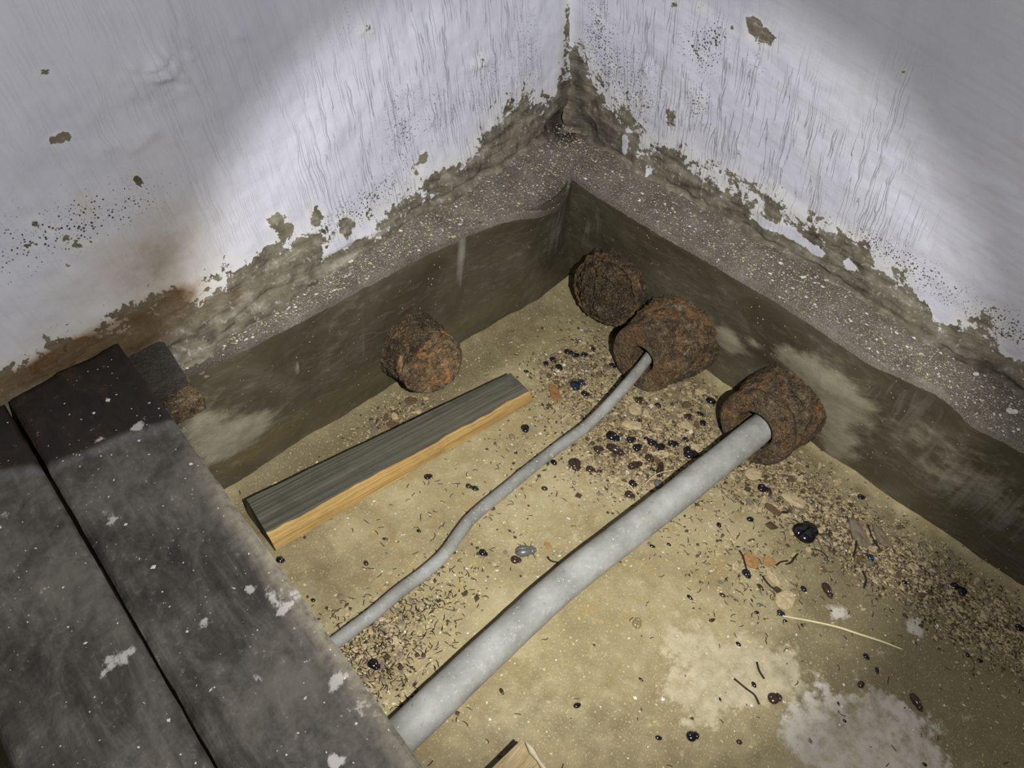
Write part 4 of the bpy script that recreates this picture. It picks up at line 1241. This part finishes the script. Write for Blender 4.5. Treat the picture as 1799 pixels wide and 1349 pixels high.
# beige crumbs and dark scraps scattered through the litter, one object each
zones = [(1150, 740, 110, 75, 60), (1000, 640, 90, 38, 30), (1390, 860, 90, 60, 34), (1530, 960, 110, 60, 36), (1680, 1060, 90, 60, 22), (1310, 960, 90, 80, 18), (1090, 830, 90, 60, 24), (690, 740, 60, 25, 12)]
mats = [(MAT_TAN, 'tan'), (MAT_GREYBARK, 'grey-brown'), (MAT_DKBARK, 'dark brown'), (MAT_WHITE, 'white')]
names = {0: 'between the open sleeves', 1: 'between the batten end and the flat ring sleeve', 2: 'past the thick pipe by its sleeve', 3: 'halfway along the right-hand pit wall', 4: 'far along the right-hand pit wall', 5: 'on the open floor past the thick pipe', 6: 'between cable and thick pipe', 7: 'behind the batten under the capped stub'}
n_cr = 0
for zi, (cx, cy, rx, ry, n) in enumerate(zones):
    for k in range(n):
        while True:
            a, q = random.uniform(0, 2 * math.pi), math.sqrt(random.random())
            px, py = cx + rx * q * math.cos(a), cy + ry * q * math.sin(a)
            p = at(px, py, 0)
            if p[0] < -.02 and p[1] < -.02: break
        mt, nm = random.choices(mats, (4, 3, 4, 1.3))[0]
        L = random.uniform(8, 17) if nm != 'white' else random.uniform(5, 10)
        lb = place('small %s crumb' % nm, px, py, 130)
        if lb is None: continue
        flake(px, py, L, random.uniform(0, 180), mt, lb, 'crumb', 'crumb', 'crumbs in the litter', random.randint(0, 5))
        n_cr += 1

# straw and fine grass stems
tag(tube('straw', [at(x, y, .004) for x, y in [(1375, 1082), (1420, 1090), (1470, 1101), (1510, 1114), (1550, 1127), (1586, 1141)]], [.0009, .0013, .0014, .0014, .0013, .001], MAT_STRAW, nseg=8, step=.004),
    'long pale yellow straw lying curved on the dark floor', 'straw')
tag(tube('grass_stem', [at(x, y, z) for x, y, z in [(1135, 848, .004), (1150, 835, .009), (1165, 829, .010), (1182, 826, .006)]], .0006, MAT_STRAW, nseg=6, step=.003), 'short pale arched grass stem over the dusty long beetle', 'grass stem')
tag(tube('grass_stem', [at(x, y, z) for x, y, z in [(1090, 845, .003), (1105, 852, .006), (1115, 864, .007), (1126, 880, .004)]], .0006, MAT_STRAW, nseg=6, step=.003), 'short pale grass stem bending down to the thick pipe', 'grass stem')
ri = 0
for pts, lab in [([(1300, 968), (1305, 976), (1309, 990), (1312, 1000)], 'black root fibre leading to the small black beetle'),
                 ([(1364, 993), (1372, 987), (1384, 985)], 'short black root fibre right of the orange leaf scraps'),
                 ([(1381, 991), (1390, 988), (1396, 979), (1402, 973)], 'bent black root fibre beside the short one'),
                 ([(1290, 1192), (1312, 1210), (1326, 1221), (1334, 1237)], 'long forked root fibre on the pale patch of floor'),
                 ([(1330, 1163), (1334, 1178), (1343, 1192)], 'short wavy root fibre on the pale patch of floor'),
                 ([(1495, 912), (1503, 935), (1505, 950), (1500, 978)], 'thick dark root fibre along the longest bark chip'),
                 ([(1525, 922), (1533, 945), (1545, 962)], 'dark root fibre between the two bark chips'),
                 ([(1516, 1003), (1522, 1018), (1518, 1033)], 'curved black root fibre with a white crumb at its foot'),
                 ([(1425, 964), (1443, 968), (1455, 980)], 'thin black root fibre right of the large round-backed beetle'),
                 ([(1433, 937), (1448, 938), (1462, 936)], 'fine root fibre at the head of the large round-backed beetle'),
                 ([(1340, 1012), (1352, 1028), (1372, 1042)], 'dark root fibre under the tan curl of bark'),
                 ([(962, 978), (968, 985), (981, 988)], 'hooked dark fibre below the rust-red scrap')]:
    r = .0008 if 'fine' in lab or 'thin' in lab else .0012
    tag(tube('root_fibre', [at(x, y, .0035) for x, y in pts], r, MAT_FIBRE, nseg=6, step=.003), lab, 'root fibre')
for px, py, dg in [(820, 940, 0)]:
    pass


# ------------------------------------------------------------------ uncountable litter
OCT_V = np.array([(1, 0, 0), (-1, 0, 0), (0, 1, 0), (0, -1, 0), (0, 0, 1), (0, 0, -1.0)])
OCT_F = np.array([(0, 2, 4), (2, 1, 4), (1, 3, 4), (3, 0, 4), (2, 0, 5), (1, 2, 5), (3, 1, 5), (0, 3, 5)])


def grains(name, pos, size, mat, flat=0.55, label=None, cat=None, elong=0.5, parent=None):
    n = len(pos)
    th = rng.uniform(0, 2 * math.pi, n)
    s = np.stack([size * rng.uniform(.6, 1.2, n), size * rng.uniform(.6 * elong, 1.1, n), size * rng.uniform(.35, 1, n) * flat], 1)
    L = OCT_V[None] * s[:, None] * rng.uniform(.75, 1.25, (n, 6, 1))
    x = L[..., 0] * np.cos(th)[:, None] - L[..., 1] * np.sin(th)[:, None]
    y = L[..., 0] * np.sin(th)[:, None] + L[..., 1] * np.cos(th)[:, None]
    V = np.stack([x, y, L[..., 2]], 2) + pos[:, None]
    F = (OCT_F[None] + (np.arange(n) * 6)[:, None, None]).reshape(-1, 3)
    o = link(name, mesh_np(name, V.reshape(-1, 3), F, smooth=False), mat, parent)
    tag(o, label, cat, kind='stuff')
    return o


def scatter_floor(n, field=None, base=0.0, power=1.0):
    out = []
    while sum(len(a) for a in out) < n:
        m = 40000
        Q = np.stack([rng.uniform(-1.0, -.004, m), rng.uniform(-1.05, -.004, m), np.zeros(m)], 1)
        if field is not None:
            w = base + np.clip(gauss_field(Q, field), 0, 1.2) ** power
        else:
            w = np.full(m, 1.0)
        w *= 0.55 + 0.9 * np.clip(fbm(Q[:4000], 18, 2, 77.0) if False else rng.uniform(-.3, .6, m), -.5, 1)
        Q = Q[rng.uniform(0, 1.3, m) < w]
        out.append(Q)
    Q = np.concatenate(out)[:n]
    Q[:, 2] = [floor_z(a, b_) for a, b_ in Q[:, :2]]
    return Q


SPREAD = LITTER + [(900, 640, .2, .1, 0, .35), (600, 800, .15, .05, 0, .5), (1000, 900, .3, .2, 0, .2), (1300, 1100, .25, .3, 0, .15), (700, 1000, .2, .15, 0, .2)]
Q = scatter_floor(4200, SPREAD, .05); Q[:, 2] += .0003
grains('sand_grains', Q, rng.gamma(2.2, .00042, len(Q)) + .0005, MAT_SAND, label='pale tan sand grains strewn over the pit floor and thickest in the litter', cat='sand')
Q = scatter_floor(2300, SPREAD, .10)
grains('white_chips', Q, rng.gamma(1.6, .00042, len(Q)) + .0005, MAT_WHITE, label='tiny white flakes of paint fallen over the pit floor', cat='paint flakes')
Q = scatter_floor(3600, LITTER, .003, 1.4); Q[:, 2] += .0004
grains('tan_crumbs', Q, rng.gamma(2.0, .0008, len(Q)) + .0010, MAT_TAN, flat=.35, label='flat tan crumbs of bark and leaf heaped in the litter on the pit floor', cat='crumbs')
Q = scatter_floor(1300, LITTER, .002, 1.4); Q[:, 2] += .0004
grains('grey_crumbs', Q, rng.gamma(2.0, .0008, len(Q)) + .0010, MAT_GREYBARK, flat=.35, label='flat grey-brown crumbs of bark mixed through the litter on the pit floor', cat='crumbs')
Q = scatter_floor(4200, LITTER, .004, 1.3); Q[:, 2] += .0003
grains('brown_crumbs', Q, rng.gamma(1.8, .0007, len(Q)) + .0007, MAT_CRUMB, label='brown earthy crumbs heaped in the litter on the pit floor', cat='crumbs')


def fibres(name, Q, length, mat, label, cat, rad=.00035):
    V, F = [], []
    for p in Q:
        L = length * random.uniform(.4, 1.3); a = random.uniform(0, 2 * math.pi); cv = random.uniform(-2.5, 2.5)
        n = 4
        x, y = p[0], p[1]
        base = len(V)
        for k in range(n):
            a2 = a + cv * k / n
            w = rad * (1 if k < n - 1 else .3) * 1.4
            z = p[2] + .0006 + .0011 * math.sin(math.pi * k / (n - 1)) * random.random()
            nx_, ny_ = -math.sin(a2) * w, math.cos(a2) * w
            V += [(x + nx_, y + ny_, z), (x - nx_, y - ny_, z), (x, y, z + w * 1.5)]
            x += math.cos(a2) * L / n; y += math.sin(a2) * L / n
        for k in range(n - 1):
            for q in range(3):
                q2 = (q + 1) % 3
                F.append((base + k * 3 + q, base + k * 3 + q2, base + k * 3 + 3 + q2, base + k * 3 + 3 + q))
    o = link(name, mesh_np(name, np.array(V), F, smooth=False), mat)
    tag(o, label, cat, kind='stuff')


FIB = [(650, 1150, .065, .055, 0, 1.0), (760, 1050, .06, .035, 0, .45), (1040, 640, .10, .06, 0, .3), (1150, 760, .1, .12, 0, .25), (1400, 900, .06, .15, 0, .3), (1600, 1010, .06, .14, 0, .35), (820, 880, .1, .05, 0, .12), (1300, 1010, .06, .08, 0, .2)]
Q = scatter_floor(2300, FIB, .006)
fibres('root_hairs', Q, .011, MAT_FIBRE, 'short dark root hairs and insect legs matted over the pit floor', 'root hairs')

# grit on the two ledges
for side in ('left', 'right'):
    V = LEDGE_V[side]
    nu, nv = 420, 36
    G = V.reshape(nu, nv, 3)
    n = 11000
    iu = rng.uniform(0, nu - 2, n); jv = rng.beta(1.6, 1.9, n) * (nv - 3) + 1
    i0, j0 = iu.astype(int), jv.astype(int)
    Q = G[i0, j0] + (G[i0 + 1, j0] - G[i0, j0]) * (iu - i0)[:, None] + (G[i0, j0 + 1] - G[i0, j0]) * (jv - j0)[:, None]
    Q[:, 2] += .0003
    big = rng.random(n)
    sz = rng.gamma(1.3, .00036, n) + .00035
    w = big < .42
    where = 'left' if side == 'left' else 'right'
    grains('white_grit', Q[w], sz[w] * 1.05, MAT_WHITE, label='white specks of plaster grit along the %s-hand ledge' % where, cat='grit')
    grains('sand_grit', Q[~w], sz[~w], MAT_SAND, label='sandy tan grit lying thick along the %s-hand ledge' % where, cat='grit')

for side, n in (('left', 160), ('right', 330)):
    G = LEDGE_V[side].reshape(420, 36, 3)
    iu = (rng.beta(1.0, 1.5, n) if side == 'right' else rng.uniform(0.2, 1, n)) * 417
    jv = rng.beta(1.5, 1.9, n) * 32 + 1
    Q = G[iu.astype(int), jv.astype(int)] + np.array([0, 0, .0006])
    grains('plaster_flakes', Q, rng.gamma(1.6, .0006, n) + .0009, MAT_WHITE, flat=.4, label='larger white plaster flakes among the grit of the %s-hand ledge' % side, cat='paint flakes')

# white flecks lying on the boards
m = 900
Q = np.stack([rng.uniform(-1.03, -.795, m), rng.uniform(-.95, .01, m), np.full(m, BZ + .0006)], 1)
gx = np.interp(Q[:, 1], [g1[1], g0[1]], [g1[0], g0[0]])
Q = Q[np.abs(Q[:, 0] - gx) > .009]
rx_ = np.interp(Q[:, 1], [r1[1], r0[1]], [r1[0], r0[0]])
Q = Q[Q[:, 0] < rx_ - .004]
grains('board_flecks', Q, rng.gamma(1.2, .00035, len(Q)) + .0003, MAT_WHITE, label='white paint flecks fallen on the grimy boards', cat='paint flakes')

# larger fallen paint chips on the ledges and in the pit, one object each
lab = {}
for px, py, z, L, where in [(1410, 490, .235, 14, 'on the right-hand ledge near the crack'), (1437, 500, .235, 10, 'on the right-hand ledge beside a bigger chip'), (1540, 622, .228, 9, 'at the very brim of the right-hand ledge'), (1775, 725, .23, 22, 'on the far end of the right-hand ledge'), (1573, 588, .24, 9, 'on the middle of the right-hand ledge'),
                             (1712, 660, .24, 12, 'against the wall foot on the right-hand ledge'), (615, 462, .235, 13, 'on the middle of the left-hand ledge'), (430, 551, .235, 8, 'on the dark end of the left-hand ledge'), (1175, 650, .0, 1, None)]:
    if not where: continue
    p = at(px, py, z)
    o = inst('paint_chip', FL[random.randint(0, 4)], MAT_WHITE)
    s = L * .00085
    o.location = (p[0], p[1], p[2] + .003); o.scale = (s, s, s * 1.2); o.rotation_euler = (.05, .1, random.uniform(0, 3))
    tag(o, 'white paint chip %s' % where, 'paint chip')
